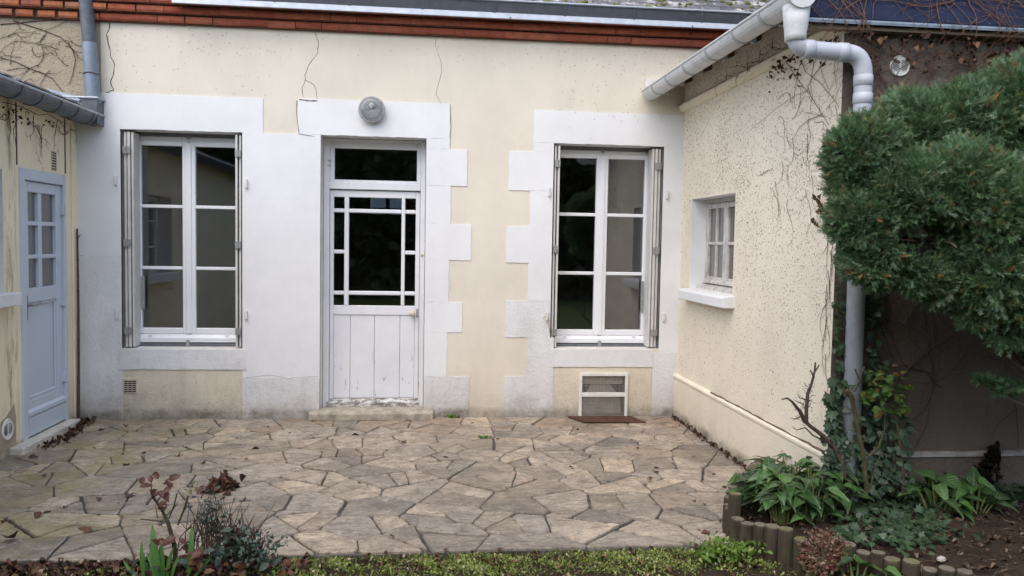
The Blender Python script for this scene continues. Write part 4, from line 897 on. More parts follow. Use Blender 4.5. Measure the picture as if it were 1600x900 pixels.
def s_right():
    while True:
        if random.random() < .35: y, z = random.uniform(YF+.01, -.02), random.uniform(.42, 2.83)
        else: q = random.choice(cl); y, z = random.gauss(q[0], q[2]), random.gauss(q[1], q[2])
        if not (YF+.01 < y < -.02 and .42 < z < 2.83): continue
        dens = .16+.84*max(0, min(1, (z-1.0)/1.5))*(.45+.55*min(1, -y/1.6)); dens *= 1.0 if z > 1 else .8
        if RWn[0]-.02 < y < RWn[1]+.02 and 1.1 < z < RWn[3]+.02: continue
        if random.random() < dens: return (XR-.001, y, z)
specks(ra, 4600, s_right, ((0, 1, 0), (0, 0, 1), (-1, 0, 0)), (.006, .016))
def s_band(): return (XR-.001, random.uniform(YF, -.02), random.uniform(2.90, 3.2))
specks(ra, 900, s_band, ((0, 1, 0), (0, 0, 1), (-1, 0, 0)))
def s_back():
    while True:
        r = random.random()
        if r < .5: x, z = random.uniform(1.2, 2.35), random.uniform(2.55, 3.38)
        elif r < .75: x, z = random.uniform(-2.7, -1.3), random.uniform(2.8, 3.38)
        else: x, z = random.uniform(-2.7, 2.3), random.uniform(3.15, 3.40)
        if random.random() < (z-2.4): return (x, -.0005 if z > 2.87 else -.0085, z)
specks(house, 330, s_back, ((1, 0, 0), (0, 0, 1), (0, -1, 0)), (.006, .02))
def s_rc(): return (random.uniform(-3.7, -2.74), -.001, random.uniform(2.75, 3.4))
specks(house, 420, s_rc, ((1, 0, 0), (0, 0, 1), (0, -1, 0)), (.006, .02))

# ================================================================== SMALL THINGS ON AND BY THE HOUSE
lm = thing('wall_lamp', 'round glass bulkhead lamp over the white front door', 'lamp', (-.463, -.008, 2.735))
MB().lathe([(.098, 0), (.102, .012), (.100, .035), (.094, .040)], (-.463, -.0085, 2.735), (0, -1, 0), 32).build('lamp_base', 'vent_white', lm, True)
MB().lathe([(.100, .036), (.113, .038), (.116, .050), (.110, .060), (.100, .060)], (-.463, -.0085, 2.735), (0, -1, 0), 36).build('lamp_rim', 'hinge_metal', lm)
MB().lathe([(.098, .056), (.096, .068), (.086, .083), (.067, .095), (.038, .102), (.003, .104)], (-.463, -.0085, 2.735), (0, -1, 0), 36).build('lamp_glass', 'lamp_glass', lm, True)
MB().lathe([(.012, .03), (.018, .06), (.026, .085), (.018, .10), (.002, .105)], (-.463, -.0085, 2.745), (0, -1, .25), 12).build('bulb', 'vent_white', lm, True)
cn = thing('bamboo_cane', 'thin dark brown cane standing upright in the left corner', 'cane', (-2.925, -.05, 0))
P = [(-2.925+.006*math.sin(3*t), -.05-.02*(1-t), .003+1.645*t) for t in np.linspace(0, 1, 12)]; m = MB(); m.tube(P, [.013-.005*t for t in np.linspace(0, 1, 12)], 8)
for t in (.18, .36, .52, .68, .84): m.lathe([(.010, -.006), (.0155-.004*t, 0), (.010, .006)], (-2.925+.006*math.sin(3*t), -.05-.02*(1-t), 1.648*t), (0, 0, 1), 8)
m.build('shaft', 'cane', cn); m = MB(); m.tube([(-2.925, -.052, 1.55), (-2.905, -.06, 1.585), (-2.89, -.062, 1.60)], [.005, .004, .002], 5); m.build('side_twig', 'cane', cn)
m = MB(); A = onZ(890, 651); B = onZ(1008, 662.5)
m.add([(1.335, -.045, .006), (1.93, -.045, .006), (2.0, -.30, .008), (1.44, -.285, .010), (1.335, -.045, .016), (1.93, -.045, .015), (2.0, -.30, .014), (1.44, -.285, .017)], [(0, 3, 2, 1), (4, 5, 6, 7), (0, 1, 5, 4), (1, 2, 6, 5), (2, 3, 7, 6), (3, 0, 4, 7)])
tag(m.build('metal_sheet', 'rust', org=(1.66, -.17, 0)), 'rusty metal sheet lying on the paving below the cellar hatch', 'metal sheet')
m = MB(); P = [onY(x, y, -.03) for x, y in ((849, 497), (853, 494), (857, 497), (858, 503), (855, 500), (858, 510), (859, 520))]; m.tube(P, .004, 5); tag(m.build('twine', 'twine', org=tuple(P[0])), 'knotted twine on the left shutter stop of the right window', 'twine')

# dry creepers
def vine(mb, f, p, ang, n, r, br=.18, step=.05, wob=.35, bias=None, depth=0, lim=None):
    pts = []; p = np.array(p, float)
    for i in range(n):
        pts.append(f(p[0], p[1])); ang += random.gauss(0, wob)
        if bias is not None: ang += .12*math.sin(bias-ang)
        p = p+step*np.array([math.cos(ang), math.sin(ang)])
        if lim and not (lim[0] < p[0] < lim[1] and lim[2] < p[1] < lim[3]): break
        if depth < 2 and random.random() < br: vine(mb, f, p, ang+random.choice((-1, 1))*random.uniform(.5, 1.1), max(3, int((n-i)*.6)), r*.6, br, step*.9, wob, None, depth+1, lim)
    if len(pts) > 2: mb.tube(pts, list(np.linspace(r, r*.35, len(pts))), 4)
def pvine(mb, f, pix, r):
    P = [f(*q) for q in pix]; mb.tube(P, [q*random.uniform(.5, .8) for q in np.linspace(r, r*.5, len(P))], 5)
v = thing('dry_creeper', 'leafless creeper spread over the roughcast wall above the left gutter', 'creeper', (-3.1, -.01, 2.75), 'dry creepers on the walls'); m = MB()
fb = lambda x, y: onY(x, y, -.008)
pvine(m, fb, [(0, 90), (20, 95), (40, 104), (60, 112), (82, 122), (95, 140), (105, 150)], .006); pvine(m, fb, [(20, 32), (45, 40), (70, 48), (95, 58), (112, 75), (118, 92), (113, 118), (107, 133)], .006); pvine(m, fb, [(70, 48), (90, 40), (107, 31)], .004); pvine(m, fb, [(73, 50), (66, 62), (56, 68), (40, 65), (25, 64), (8, 72), (0, 82)], .005); pvine(m, fb, [(56, 68), (75, 71), (92, 78)], .004); pvine(m, fb, [(0, 38), (25, 36), (55, 33), (90, 31), (125, 30)], .006); pvine(m, fb, [(0, 60), (15, 55), (30, 50), (62, 52)], .004); pvine(m, fb, [(10, 110), (30, 106), (46, 107), (36, 118), (30, 128)], .004)
for q in range(16): vine(m, lambda a, b: (a, -.008, b), (random.uniform(-3.7, -2.85), random.uniform(2.85, 3.38)), random.uniform(0, 6), 9, .0028, .25, .03, .4, None, 0, (-3.8, -2.76, 2.76, 3.40))
m.build('stems', 'bark_vine', v)
v = thing('dry_creeper', 'wiry dead creeper hanging under the zinc gutter on the left', 'creeper', (XL+.02, -.6, 2.4), 'dry creepers on the walls'); m = MB()
fl_ = lambda a, b: (XL+.03+.10*max(0, b-2.42), a, b)
pvine(m, lambda x, y: onX(x, y, XL+.09), [(5, 160), (20, 163), (40, 170), (60, 180), (75, 178), (95, 190), (112, 197)], .006)
for q in range(14): vine(m, fl_, (random.uniform(-1.4, -.15), random.uniform(2.40, 2.52)), random.uniform(3.6, 5.8), 10, .0035, .25, .028, .45, None, 0, (-1.5, -.02, 2.05, 2.53))
m.build('stems', 'bark_vine', v)
lv = Leaves()
for q in range(26): lv.put(random.choice(DEAD), (XL+.03+random.uniform(0, .05), random.gauss(-1.12, .10) if q < 14 else random.uniform(-1.3, -.2), random.uniform(2.40, 2.50)), rdir(-.5), rdir(), random.uniform(.015, .032), random.uniform(0, .3))
lv.build('dead_leaves', 'dead_leaf', v)
v = thing('dry_creeper', 'brown creeper stems fanning down the cream wall by the swan neck pipe', 'creeper', (XR-.01, -2.6, 2.2), 'dry creepers on the walls'); m = MB()
fr = lambda x, y: onX(x, y, XR-.008)
rk = .6
for pp, r in (([(1300, 85), (1285, 100), (1270, 120), (1262, 135), (1268, 152), (1282, 175), (1295, 195)], .007), ([(1228, 95), (1240, 115), (1252, 132), (1266, 148), (1276, 165)], .006), ([(1252, 95), (1258, 112), (1280, 128), (1297, 148), (1310, 166)], .006), ([(1262, 142), (1240, 150), (1215, 168), (1190, 188), (1172, 203)], .004), ([(1284, 178), (1262, 188), (1248, 200), (1238, 222)], .006), ([(1216, 122), (1230, 124), (1242, 120)], .003), ([(1280, 90), (1284, 115), (1295, 140)], .005), ([(1305, 88), (1303, 110), (1308, 140)], .005), ([(1296, 395), (1302, 410), (1296, 440)], .003)): pvine(m, fr, pp, r*rk)
for q in range(22): vine(m, lambda a, b: (XR-.005, a, b), (random.uniform(YF+.03, -1.9), random.uniform(1.9, 2.8)), random.uniform(2.6, 6.2), 10, .0018, .25, .035, .35, None, 0, (YF+.01, -.4, 1.2, 2.83))
for q in range(22): vine(m, lambda a, b: (XR-.045-.02*math.sin(a*30), a, b), (random.uniform(YF, -1.2), random.uniform(2.83, 2.95)), random.choice((0, 3.1)), 12, .0026, .2, .04, .3, None, 0, (YF, -.6, 2.80, 3.02))
for k in range(40): y = YF+.02+k*.021*1.0; vine(m, lambda a, b: (XR-.006, a, b), (random.uniform(YF+.01, YF+.10), random.uniform(.9, 1.7)), 4.7, 10, .002, .2, .04, .3, 4.7, 0, (YF+.005, YF+.3, .45, 1.75)) if k < 12 else None
m.build('stems', 'bark_red', v); lv = Leaves()
for q in range(90):
    y = random.uniform(YF, -1.9); lv.put(random.choice(DEAD), (XR-.03, y, 2.86-abs(random.gauss(0, .09))), rdir(-.6), rdir(), random.uniform(.015, .04), random.uniform(.2, .8))
p = onX(1276, 325, XR-.02)
for q in range(16): lv.put(random.choice(DEAD), p+RNG.normal(size=3)*(.005, .03, .05), rdir(-.6), rdir(), .035, .55)
lv.build('dead_leaves', 'dead_leaf', v)
v = thing('dry_creeper', 'tangle of bare creeper over the blue slate roof edge and wall below', 'creeper', (3.0, YF-.05, 2.8), 'dry creepers on the walls'); m = MB()
def ff(x, z):
    if z > Ze+.03: t = (z-Ze-.03)/1.32; return (x, Ye-.02+t*.904, z)
    return (x, Ye-.02 if z > 2.80 else YF-.012-.05*max(0, (z-2.6)/.2), z)
for q in range(64): vine(m, ff, (random.uniform(2.2, 4.6), random.uniform(3.0, 3.6)), random.uniform(4.9, 6.2) if q % 3 else random.uniform(3.3, 4.3), 26, .0042 if q < 12 else .0026, .16, .05, .22, None, 0, (2.12, 4.8, 2.2, 3.9))
for q in range(34): vine(m, ff, (random.uniform(2.5, 4.3), random.uniform(2.5, 2.80)), random.uniform(3.9, 5.5), 12, .0028, .25, .04, .35, None, 0, (2.40, 4.5, 2.05, 2.82))
m.build('stems', 'bark_red', v); lv = Leaves()
for q in range(220): lv.put(random.choice(DEAD), (random.uniform(2.45, 4.2), random.uniform(-2.94, YF-.01), 2.83-abs(random.gauss(0, .10))), rdir(-.8), rdir(), random.uniform(.02, .05), random.uniform(0, .9))
lv.build('dead_leaves', 'dead_leaf', v)
v = thing('dry_creeper', 'dark creeper stems climbing the shaded wall below the juniper', 'creeper', (3.0, YF-.01, .6), 'dry creepers on the walls'); m = MB()
fd = lambda x, y: onY(x, y, YF-.012)
for pp, r in (([(1398, 695), (1410, 670), (1445, 640), (1458, 610), (1456, 575), (1450, 545), (1446, 510), (1440, 480)], .007), ([(1400, 605), (1420, 575), (1450, 548), (1490, 525)], .010), ([(1362, 470), (1380, 520), (1395, 560), (1404, 600)], .005), ([(1385, 500), (1420, 510), (1440, 518)], .004), ([(1465, 490), (1475, 505), (1490, 512)], .004), ([(1430, 700), (1448, 665), (1457, 600)], .005), ([(1575, 600), (1588, 640), (1592, 700)], .006), ([(1540, 480), (1546, 510), (1544, 560)], .004)): pvine(m, fd, pp, r)
for q in range(16): vine(m, lambda a, b: (a, YF-.012, b), (random.uniform(2.55, 3.6), random.uniform(.6, 1.7)), random.uniform(1, 5), 14, .0035, .2, .045, .3, None, 0, (2.5, 3.9, .45, 2.0))
m.build('stems', 'bark_vine', v)

# ================================================================== PLANTED BED, LOG EDGING
def bed_h(x, y): return .10+.035*math.sin(2.1*x+1.3*y)+.02*math.sin(5.3*x-3.1*y)
m = MB(); nx, ny = 56, 40; xs = np.linspace(1.66, 6, nx); ys = np.linspace(-4.7, -1.9, ny); idx = {}
for i, x in enumerate(xs):
    for j, y in enumerate(ys):
        ins = inside((x, y), BEDPOLY) and not (x > XR-.02 and y > YF+.03)
        if ins: idx[i, j] = len(m.v); m.v.append((x, y, bed_h(x, y)*min(1, .35+2.5*min(np.hypot(x-b[0], y-b[1]) for b in BED))+random.uniform(-.012, .012)))
for i in range(nx-1):
    for j in range(ny-1):
        k = [idx.get(q) for q in ((i, j), (i+1, j), (i+1, j+1), (i, j+1))]; k = [q for q in k if q is not None]
        if len(k) >= 3: m.f.append(tuple(k))
bed = m.build('bed_soil', 'soil'); tag(bed, kind='structure')
le = thing('log_edging', 'curved edging of short upright log posts round the planted bed', 'edging', (1.9, -3.4, 0))
seg = [np.array(b) for b in BED]; cum = [0]
for a, b in zip(seg, seg[1:]): cum.append(cum[-1]+np.linalg.norm(b-a))
s = .06
while s < cum[-1]:
    k = max(i for i in range(len(cum)) if cum[i] <= s); k = min(k, len(seg)-2); t = (s-cum[k])/(cum[k+1]-cum[k]); p = seg[k]+(seg[k+1]-seg[k])*t
    r = random.uniform(.034, .042); h = random.uniform(.125, .165); tx, ty = random.uniform(-.05, .05), random.uniform(-.06, .04)
    if abs(p[1]+3.12) < .05: h = .25; r = .036
    m = MB(); prof = [(r, -.1), (r*1.02, h*.4), (r*.98, h-.008), (r*.90, h)]; m.lathe(prof[:4], (p[0], p[1], 0), (tx, ty, 1), 12); o = m.build('log', 'log_wood', le)
    o.data.materials.append(MAT['log_end']); o.data.polygons[len(o.data.polygons)-1].material_index = 1
    for pl in o.data.polygons:
        if pl.normal.z > .8: pl.material_index = 1
    s += 2*r-.003

# ================================================================== JUNIPER
ju = thing('juniper', 'large blue green juniper overhanging the right wing and its downpipe', 'shrub', (3.55, -3.6, .1))
def lobe(px, py, rp, Y, ry=None):
    p = onY(px, py+5, Y); sc = FPX/(Y-CAM[1]); r = (rp-9)/sc; return (p, np.array([r, ry or r*.9, r]))
LB = [lobe(1352, 238, 72, -3.45), lobe(1335, 285, 52, -3.45), lobe(1425, 215, 84, -3.40), lobe(1515, 205, 98, -3.40), lobe(1610, 190, 115, -3.45), lobe(1352, 335, 66, -3.50), lobe(1374, 388, 66, -3.50), lobe(1425, 300, 75, -3.62),
      lobe(1430, 398, 66, -3.55), lobe(1500, 290, 84, -3.66), lobe(1565, 330, 92, -3.70), lobe(1545, 420, 72, -3.68), lobe(1605, 440, 84, -3.68), lobe(1640, 300, 110, -3.6), lobe(1530, 468, 48, -3.6), lobe(1580, 495, 54, -3.6), lobe(1490, 425, 66, -3.52), lobe(1660, 500, 80, -3.45),
      lobe(1710, 240, 140, -3.5), lobe(1800, 330, 160, -3.5), lobe(1720, 420, 140, -3.6), lobe(1900, 300, 170, -3.4), lobe(1830, 480, 130, -3.5), lobe(1440, 270, 70, -3.25), lobe(1540, 290, 100, -3.2), lobe(1660, 300, 130, -3.15), lobe(1800, 200, 150, -3.3)]  # lobes past the right edge are unseen, added to shade the wall
lv = Leaves(); GAP = onY(1440, 372, -3.62)
def ndist(p, c, r): return np.linalg.norm((p-c)/r)
LBc = np.array([q[0] for q in LB]); LBr = np.array([q[1] for q in LB])
for li, (c, r) in enumerate(LB):
    area = 4*math.pi*np.mean(r)**2; far = c[0] > 3.25
    for q in range(int(area*(1500 if far else 11000))):
        d = RNG.normal(size=3); d /= np.linalg.norm(d)
        if d[1] > .55 and random.random() < .7: continue
        p0 = c+r*d; cn_ = math.sin(21*p0[0]+2*math.sin(17*p0[2]))*math.sin(19*p0[2]+2.3*math.sin(15*p0[1]+9*p0[0])); k = random.uniform(.76, 1.02)*(1+.085*cn_); p = c+r*d*k
        if cn_ < -.6 and random.random() < .45: continue
        if p[1] > YF-.05: continue
        nd = (((p-LBc)/LBr)**2).sum(1); nd[li] = 9
        if nd.min() < .49: continue
        g_ = np.linalg.norm((p-GAP)*(1, .7, 1.5))
        if g_ < .15 and random.random() < .93: continue
        d2 = d*.7+np.array([0, -.05, .28])+RNG.normal(size=3)*.50
        tone = .16+random.random()*.52+.24*max(0, d[2])*random.random()+(.10 if k > .95 else 0)  # light painted into the tone: upward sprays lighter, those in hollows darker
        if random.random() < .05: tone = random.uniform(.88, 1)
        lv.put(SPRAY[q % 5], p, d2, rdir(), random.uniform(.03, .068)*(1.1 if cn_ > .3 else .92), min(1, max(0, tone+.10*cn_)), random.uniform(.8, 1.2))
for q in range(260):                                             # the low separate shoot at the right edge
    t = random.random(); p = onY(1605-75*t, 600+8*math.sin(5*t), -3.45)+RNG.normal(size=3)*(.02, .03, .022)*(1.3-t); lv.put(SPRAY[q % 5], p, np.array([-.8, -.1, .15])+RNG.normal(size=3)*.4, rdir(), random.uniform(.04, .075), random.uniform(.15, .65))
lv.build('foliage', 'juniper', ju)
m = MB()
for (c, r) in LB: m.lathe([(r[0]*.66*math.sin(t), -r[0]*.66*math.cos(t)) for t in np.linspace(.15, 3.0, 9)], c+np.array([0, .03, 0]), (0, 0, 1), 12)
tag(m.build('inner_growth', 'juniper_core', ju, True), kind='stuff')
m = MB(); base = np.array([3.55, -3.55, .02]); fork = np.array([3.45, -3.5, .75])
m.tube([base, (3.52, -3.54, .4), fork], [.09, .075, .065], 10)
for (c, r) in LB: m.tube(arc(fork, (fork+c)/2+np.array([.1, 0, -.12]), c, 8), list(np.linspace(.020, .006, 8)), 6)
m.tube(arc(fork, (3.2, -3.45, .72), onY(1540, 602, -3.45), 7), list(np.linspace(.02, .004, 7)), 6)
m.build('trunk', 'bark_vine', ju)
m = MB()
for q in range(60): p = GAP+RNG.normal(size=3)*(.11, .05, .07)+(0, .12, 0); d = rdir(); m.tube([p, p+d*.05, p+d*.1+RNG.normal(size=3)*.02], [.004, .003, .0012], 4)
for q in range(10): a = GAP+np.array([.12, .1, -.03]); b = GAP+RNG.normal(size=3)*(.12, .05, .09); m.tube(arc(a, (a+b)/2+RNG.normal(size=3)*.02, b, 5), [.007, .006, .005, .004, .002], 5)
tag(m.build('bare_twigs', 'bark_pale', ju), kind='stuff')

# ================================================================== BED PLANTS
def arum(label, spots, n, seed, name='arum_plant', hmax=.22, sz=(.09, .17)):
    random.seed(seed); c = np.mean([s_[0] for s_ in spots], 0); t = thing(name, label, 'plant', tuple(c), 'arum plants'); lv = Leaves(); m = MB()
    for q in range(n):
        b, rad = random.choice(spots); b = np.array(b); a = random.uniform(0, 6.28); rr = rad*math.sqrt(random.random())
        foot = b+np.array([.5*rr*math.cos(a), .5*rr*math.sin(a), 0]); h = hmax*random.uniform(.35, 1.0)*(1-.35*rr/rad); top = b+np.array([rr*math.cos(a), rr*math.sin(a), h])
        m.tube(arc(foot, (foot+top)/2+np.array([0, 0, .25*h]), top, 5), [.005, .0045, .004, .0035, .003], 5)
        d = np.array([math.cos(a+random.gauss(0, .5)), math.sin(a+random.gauss(0, .5)), random.uniform(-.35, .35)]); d[1] -= .25
        lv.put(ARUM, top, d, (random.gauss(0, .25), random.gauss(-.15, .25), 1), random.uniform(*sz))
    m.build('stalks', 'green_stem', t); lv.build('foliage', 'arum_leaf', t); return t
G = lambda x, y, z=.1: onZ(x, y, z)
arum('big clump of white veined arum leaves against the cream wall behind the log edging', [(G(1215, 800), .22), (G(1265, 795), .22), (G(1240, 770), .20), (G(1300, 790), .17), (G(1205, 800), .12), (G(1270, 750, .1), .16), (G(1325, 775), .14), (G(1220, 816), .10), (G(1265, 818), .12)], 520, 3, hmax=.28, sz=(.065, .125))
arum('shaded clump of arum leaves under the juniper beside the rose stems', [(G(1470, 800, .12), .16), (G(1500, 790, .12), .15), (G(1450, 790, .12), .12), (G(1520, 805, .12), .12)], 100, 5, hmax=.22, sz=(.08, .14))
arum('small arum plant in front of the log edging at the bottom edge', [(np.array([2.08, -3.72, 0]), .10), (np.array([2.17, -3.78, 0]), .08)], 24, 9, hmax=.13, sz=(.07, .12))
random.seed(11)
iv = thing('ivy', 'dark ivy climbing beside the white downpipe', 'ivy', (2.42, YF-.03, .1)); lv = Leaves(); m = MB()
def ivy_wall(x0, x1, y0, y1, n, Y, sz):
    for q in range(n): p = onY(random.uniform(x0, x1), random.uniform(y0, y1), Y-random.uniform(0, .05)); lv.put(IVY, p, np.array([random.gauss(0, .5), -.45, -.6+random.gauss(0, .4)]), (random.gauss(0, .3), -1, .5), random.uniform(*sz))
ivy_wall(1302, 1324, 470, 600, 60, YF-.03, (.025, .045)); ivy_wall(1292, 1328, 590, 690, 80, YF-.06, (.035, .075)); ivy_wall(1352, 1376, 440, 560, 60, YF-.02, (.03, .05)); ivy_wall(1350, 1385, 560, 720, 130, YF-.04, (.03, .06)); ivy_wall(1285, 1335, 680, 760, 190, YF-.09, (.022, .04)); ivy_wall(1335, 1425, 650, 770, 190, -3.0, (.03, .06)); ivy_wall(1305, 1322, 380, 480, 18, YF-.02, (.02, .035))
for x in (1308, 1314, 1318, 1358, 1366): pvine(m, lambda a, b: onY(a, b, YF-.012), [(x, 740), (x+3, 660), (x-2, 590), (x+2, 520), (x, 440)], .006)
lv.build('foliage', 'ivy_leaf', iv); m.build('stems', 'bark_vine', iv)
ig = thing('ivy', 'ivy spreading over the bed soil between the arum clumps', 'ivy', (2.5, -3.25, .1)); lv = Leaves()
for q in range(2300):
    x, y = random.uniform(1300, 1530), random.uniform(705, 850)
    if x > 1470 and random.random() < .75: continue
    if y > 745+.55*(x-1300)+40 and random.random() < .7: continue
    p = G(x, y, .12)+np.array([0, 0, random.uniform(.0, .09)*(1 if y < 790 else .4)]); p[1] = min(p[1], YF-.05); lv.put(IVY, p, np.array([random.gauss(0, .7), -.5+random.gauss(0, .5), random.gauss(-.1, .3)]), (random.gauss(0, .3), -.55, 1), random.uniform(.03, .06))
for q in range(46): p = G(random.gauss(1418, 14), random.gauss(845, 12), .11)+(0, 0, .03); lv.put(IVY, p, (random.gauss(0, .7), -.6, -.1), (0, -.6, 1), random.uniform(.03, .055))
lv.build('foliage', 'ivy_leaf', ig)
def stem(m, pix, Y, r0, r1, n=6):
    P = [onY(x, y, Y) for x, y in pix]; m.tube(P, [q*random.uniform(.72, .95) for q in np.linspace(r0, r1, len(P))], n)
st = thing('pruned_rose', 'bare pruned rose stump leaning in front of the cream wall corner', 'shrub', tuple(onY(1300, 715, -2.98))); m = MB(); Yq = -2.98
stem(m, [(1305, 700), (1285, 680), (1265, 665), (1255, 655)], Yq, .014, .014, 8); stem(m, [(1258, 660), (1250, 643), (1238, 628), (1230, 622), (1221, 624)], Yq, .014, .004); stem(m, [(1260, 662), (1260, 640), (1262, 615), (1268, 600), (1273, 580), (1274, 566)], Yq, .013, .006); stem(m, [(1272, 590), (1266, 578)], Yq, .006, .005); stem(m, [(1274, 580), (1280, 570)], Yq, .005, .004); stem(m, [(1262, 625), (1250, 622), (1246, 615)], Yq, .006, .002); stem(m, [(1252, 650), (1242, 655), (1235, 653)], Yq, .006, .002); stem(m, [(1300, 695), (1270, 680), (1258, 668), (1245, 672), (1238, 666)], Yq, .008, .002); stem(m, [(1256, 632), (1247, 628), (1240, 624)], Yq, .004, .0015)
m.tube([onY(1305, 700, Yq), onY(1318, 730, Yq), onY(1325, 790, -3.02)], [.014, .016, .018], 8)
for q in range(60):
    p = onY(*random.choice([(1262, 630), (1258, 655), (1250, 645), (1262, 610)]), Yq)+RNG.normal(size=3)*(.012, .012, .03); m.tube([p, p+rdir()*.03], [.002, .0008], 3)
m.build('stems', 'bark_vine', st)
rs = thing('rose_bush', 'leafy rose with cut stems standing in front of the downpipe', 'rose', tuple(onY(1352, 780, -3.05))); m = MB(); Yq = -3.06
stem(m, [(1354, 770), (1350, 720), (1342, 680), (1336, 645), (1330, 618), (1322, 610)], Yq, .016, .016, 8); stem(m, [(1333, 612), (1342, 598), (1346, 585), (1351, 573)], Yq, .009, .006); stem(m, [(1342, 592), (1336, 577)], Yq, .006, .005); stem(m, [(1330, 612), (1321, 617), (1318, 605)], Yq, .010, .006); stem(m, [(1354, 715), (1372, 700), (1382, 672), (1383, 640), (1380, 622)], Yq, .008, .005); stem(m, [(1412, 775), (1410, 730), (1405, 690), (1400, 655), (1396, 640)], Yq+.02, .013, .009, 8); stem(m, [(1358, 770), (1366, 735), (1378, 705)], Yq, .006, .004); stem(m, [(1340, 676), (1330, 672), (1326, 671)], Yq, .003, .001)
m.build('stems', 'rose_stem', rs); lv = Leaves()
for (x, y, sx, sy, n) in ((1385, 598, 22, 14, 40), (1350, 622, 12, 5, 12), (1372, 612, 18, 10, 22), (1405, 640, 12, 6, 14), (1372, 642, 8, 5, 8), (1418, 605, 6, 6, 6), (1365, 590, 6, 10, 8), (1400, 622, 14, 10, 14)):
    for q in range(n): p = onY(random.gauss(x, sx*.6), random.gauss(y, sy*.7), Yq+random.gauss(0, .04)); lv.put(LEAF2, p, np.array([random.gauss(0, 1), -.4, random.gauss(0, .5)]), (random.gauss(0, .4), -.7, 1), random.uniform(.03, .055))
lv.build('foliage', 'rose_green', rs)
rsb = thing('low_shrub', 'small pinkish leaved shrub growing in front of the log edging', 'shrub', (1.99, -3.62, 0)); lv = Leaves(); m = MB(); c0 = np.array([1.985, -3.60, .09])
for q in range(46): d = rdir(.6); m.tube([c0+(0, 0, -.11), c0+d*(.05, .05, .04), c0+d*(.12, .10, .11)], [.003, .0022, .001], 4)
for q in range(950): d = rdir(.25); p = c0+d*np.array([.125, .10, .115])*random.uniform(.35, 1.08); lv.put(TINY, p, d+RNG.normal(size=3)*.6, rdir(.5), random.uniform(.012, .024))
m.build('stems', 'bark_pale', rsb); lv.build('foliage', 'red_shrub_leaf', rsb)
wd = thing('weed_clump', 'bright green weeds at the foot of the first log post', 'weed', tuple(onZ(1140, 868))); lv = Leaves()
for q in range(420): p = onZ(random.gauss(1140, 26), random.gauss(868, 8))+np.array([0, 0, random.uniform(0, .06)]); lv.put(LEAF, p, rdir(.7), rdir(1), random.uniform(.015, .035))
for q in range(16): p = onZ(random.gauss(1125, 16), random.gauss(864, 8)); lv.put(LEAF, p, (random.gauss(0, 1), random.gauss(0, .6), .6), (0, 0, 1), random.uniform(.07, .12), .4)
lv.build('foliage', 'pale_weed', wd)
dk = thing('dead_clump', 'black dead clump standing against the foot of the shaded wall', 'plant', tuple(onY(1545, 745, YF-.08))); lv = Leaves(); m = MB()
for q in range(300):
    t = random.random(); x = 1556-34*t*random.random(); y = 697+52*t; p = onY(x+random.gauss(0, 3), y, YF-.06+random.gauss(0, .02)); lv.put(DEAD[q % 4], p, rdir(-.3), rdir(), random.uniform(.02, .045), 0.0)
lv.build('foliage', 'dead_black', dk)
m.tube([onY(1550, 750, YF-.07), onY(1554, 720, YF-.07), onY(1560, 698, YF-.06)], [.02, .014, .006], 6); m.build('stem', 'bark_vine', dk)
# litter and twigs on the bed
lv = Leaves()
TWIG = (np.array([(-.02, 0, 0), (.02, 0, 0), (.015, .5, .04), (-.015, .5, .04), (0, 1, 0), (0, .5, .07)]), np.array([(0, 1, 2), (0, 2, 3), (3, 2, 4), (3, 2, 5), (0, 5, 3), (1, 2, 5)]), np.full((6, 2), .5))
n = 0
while n < 2600:
    x, y = random.uniform(1.75, 4.3), random.uniform(-4.4, YF-.03)
    if not inside((x, y), BEDPOLY): continue
    p = (x, y, bed_h(x, y)+random.uniform(-.005, .015)); n += 1
    if n % 3: lv.put(TWIG, p, (random.gauss(0, 1), random.gauss(0, 1), random.gauss(0, .15)), (0, 0, 1), random.uniform(.03, .13), None, .5)
    else: lv.put(random.choice(DEAD), p, (random.gauss(0, 1), random.gauss(0, 1), random.gauss(0, .3)), (random.gauss(0, .5), 0, 1), random.uniform(.015, .04))
tag(lv.build('bed_litter', 'dry_debris'), 'dry twigs and needles strewn over the planted bed', 'litter', kind='stuff')
for i, (x, y, s_) in enumerate(((1471, 875, .022), (1502, 868, .018), (1535, 873, .022), (1558, 885, .014))):
    p = G(x, y, .115); m = MB(); m.lathe([(s_*.5, -.01), (s_, 0), (s_*.9, s_*.5), (s_*.4, s_*.8)], p, (random.gauss(0, .2), random.gauss(0, .2), 1), 9); o = m.build('pebble', 'pebble', org=tuple(p)); tag(o, ('first', 'second', 'third', 'last')[i]+' from the left of four pale pebbles on the bed soil', 'pebble', 'pebbles on the bed')

# ================================================================== FOREGROUND LEFT
random.seed(23)
rb = thing('rose_bush', 'pruned rose with dark red young leaves at the front edge of the paving', 'rose', (-1.22, -3.36, 0)); m = MB(); Yq = -3.36
stem(m, [(278, 905), (272, 850), (262, 815), (252, 795), (240, 778), (235, 765)], Yq, .013, .006, 8); stem(m, [(260, 815), (245, 814), (230, 812), (219, 811)], Yq, .006, .003); stem(m, [(264, 810), (272, 790), (277, 770)], Yq, .005, .004); stem(m, [(278, 820), (288, 795), (294, 775)], Yq, .007, .006); stem(m, [(286, 800), (297, 785)], Yq, .004, .002); stem(m, [(238, 775), (236, 755), (240, 745)], Yq, .004, .002); stem(m, [(245, 785), (255, 770), (263, 760)], Yq, .004, .002); stem(m, [(246, 810), (244, 795), (243, 790)], Yq, .003, .002); stem(m, [(280, 860), (300, 840), (304, 815)], Yq, .005, .003); stem(m, [(222, 905), (232, 870), (238, 850)], Yq, .006, .004)
m.build('stems', 'rose_stem', rb); lv = Leaves()
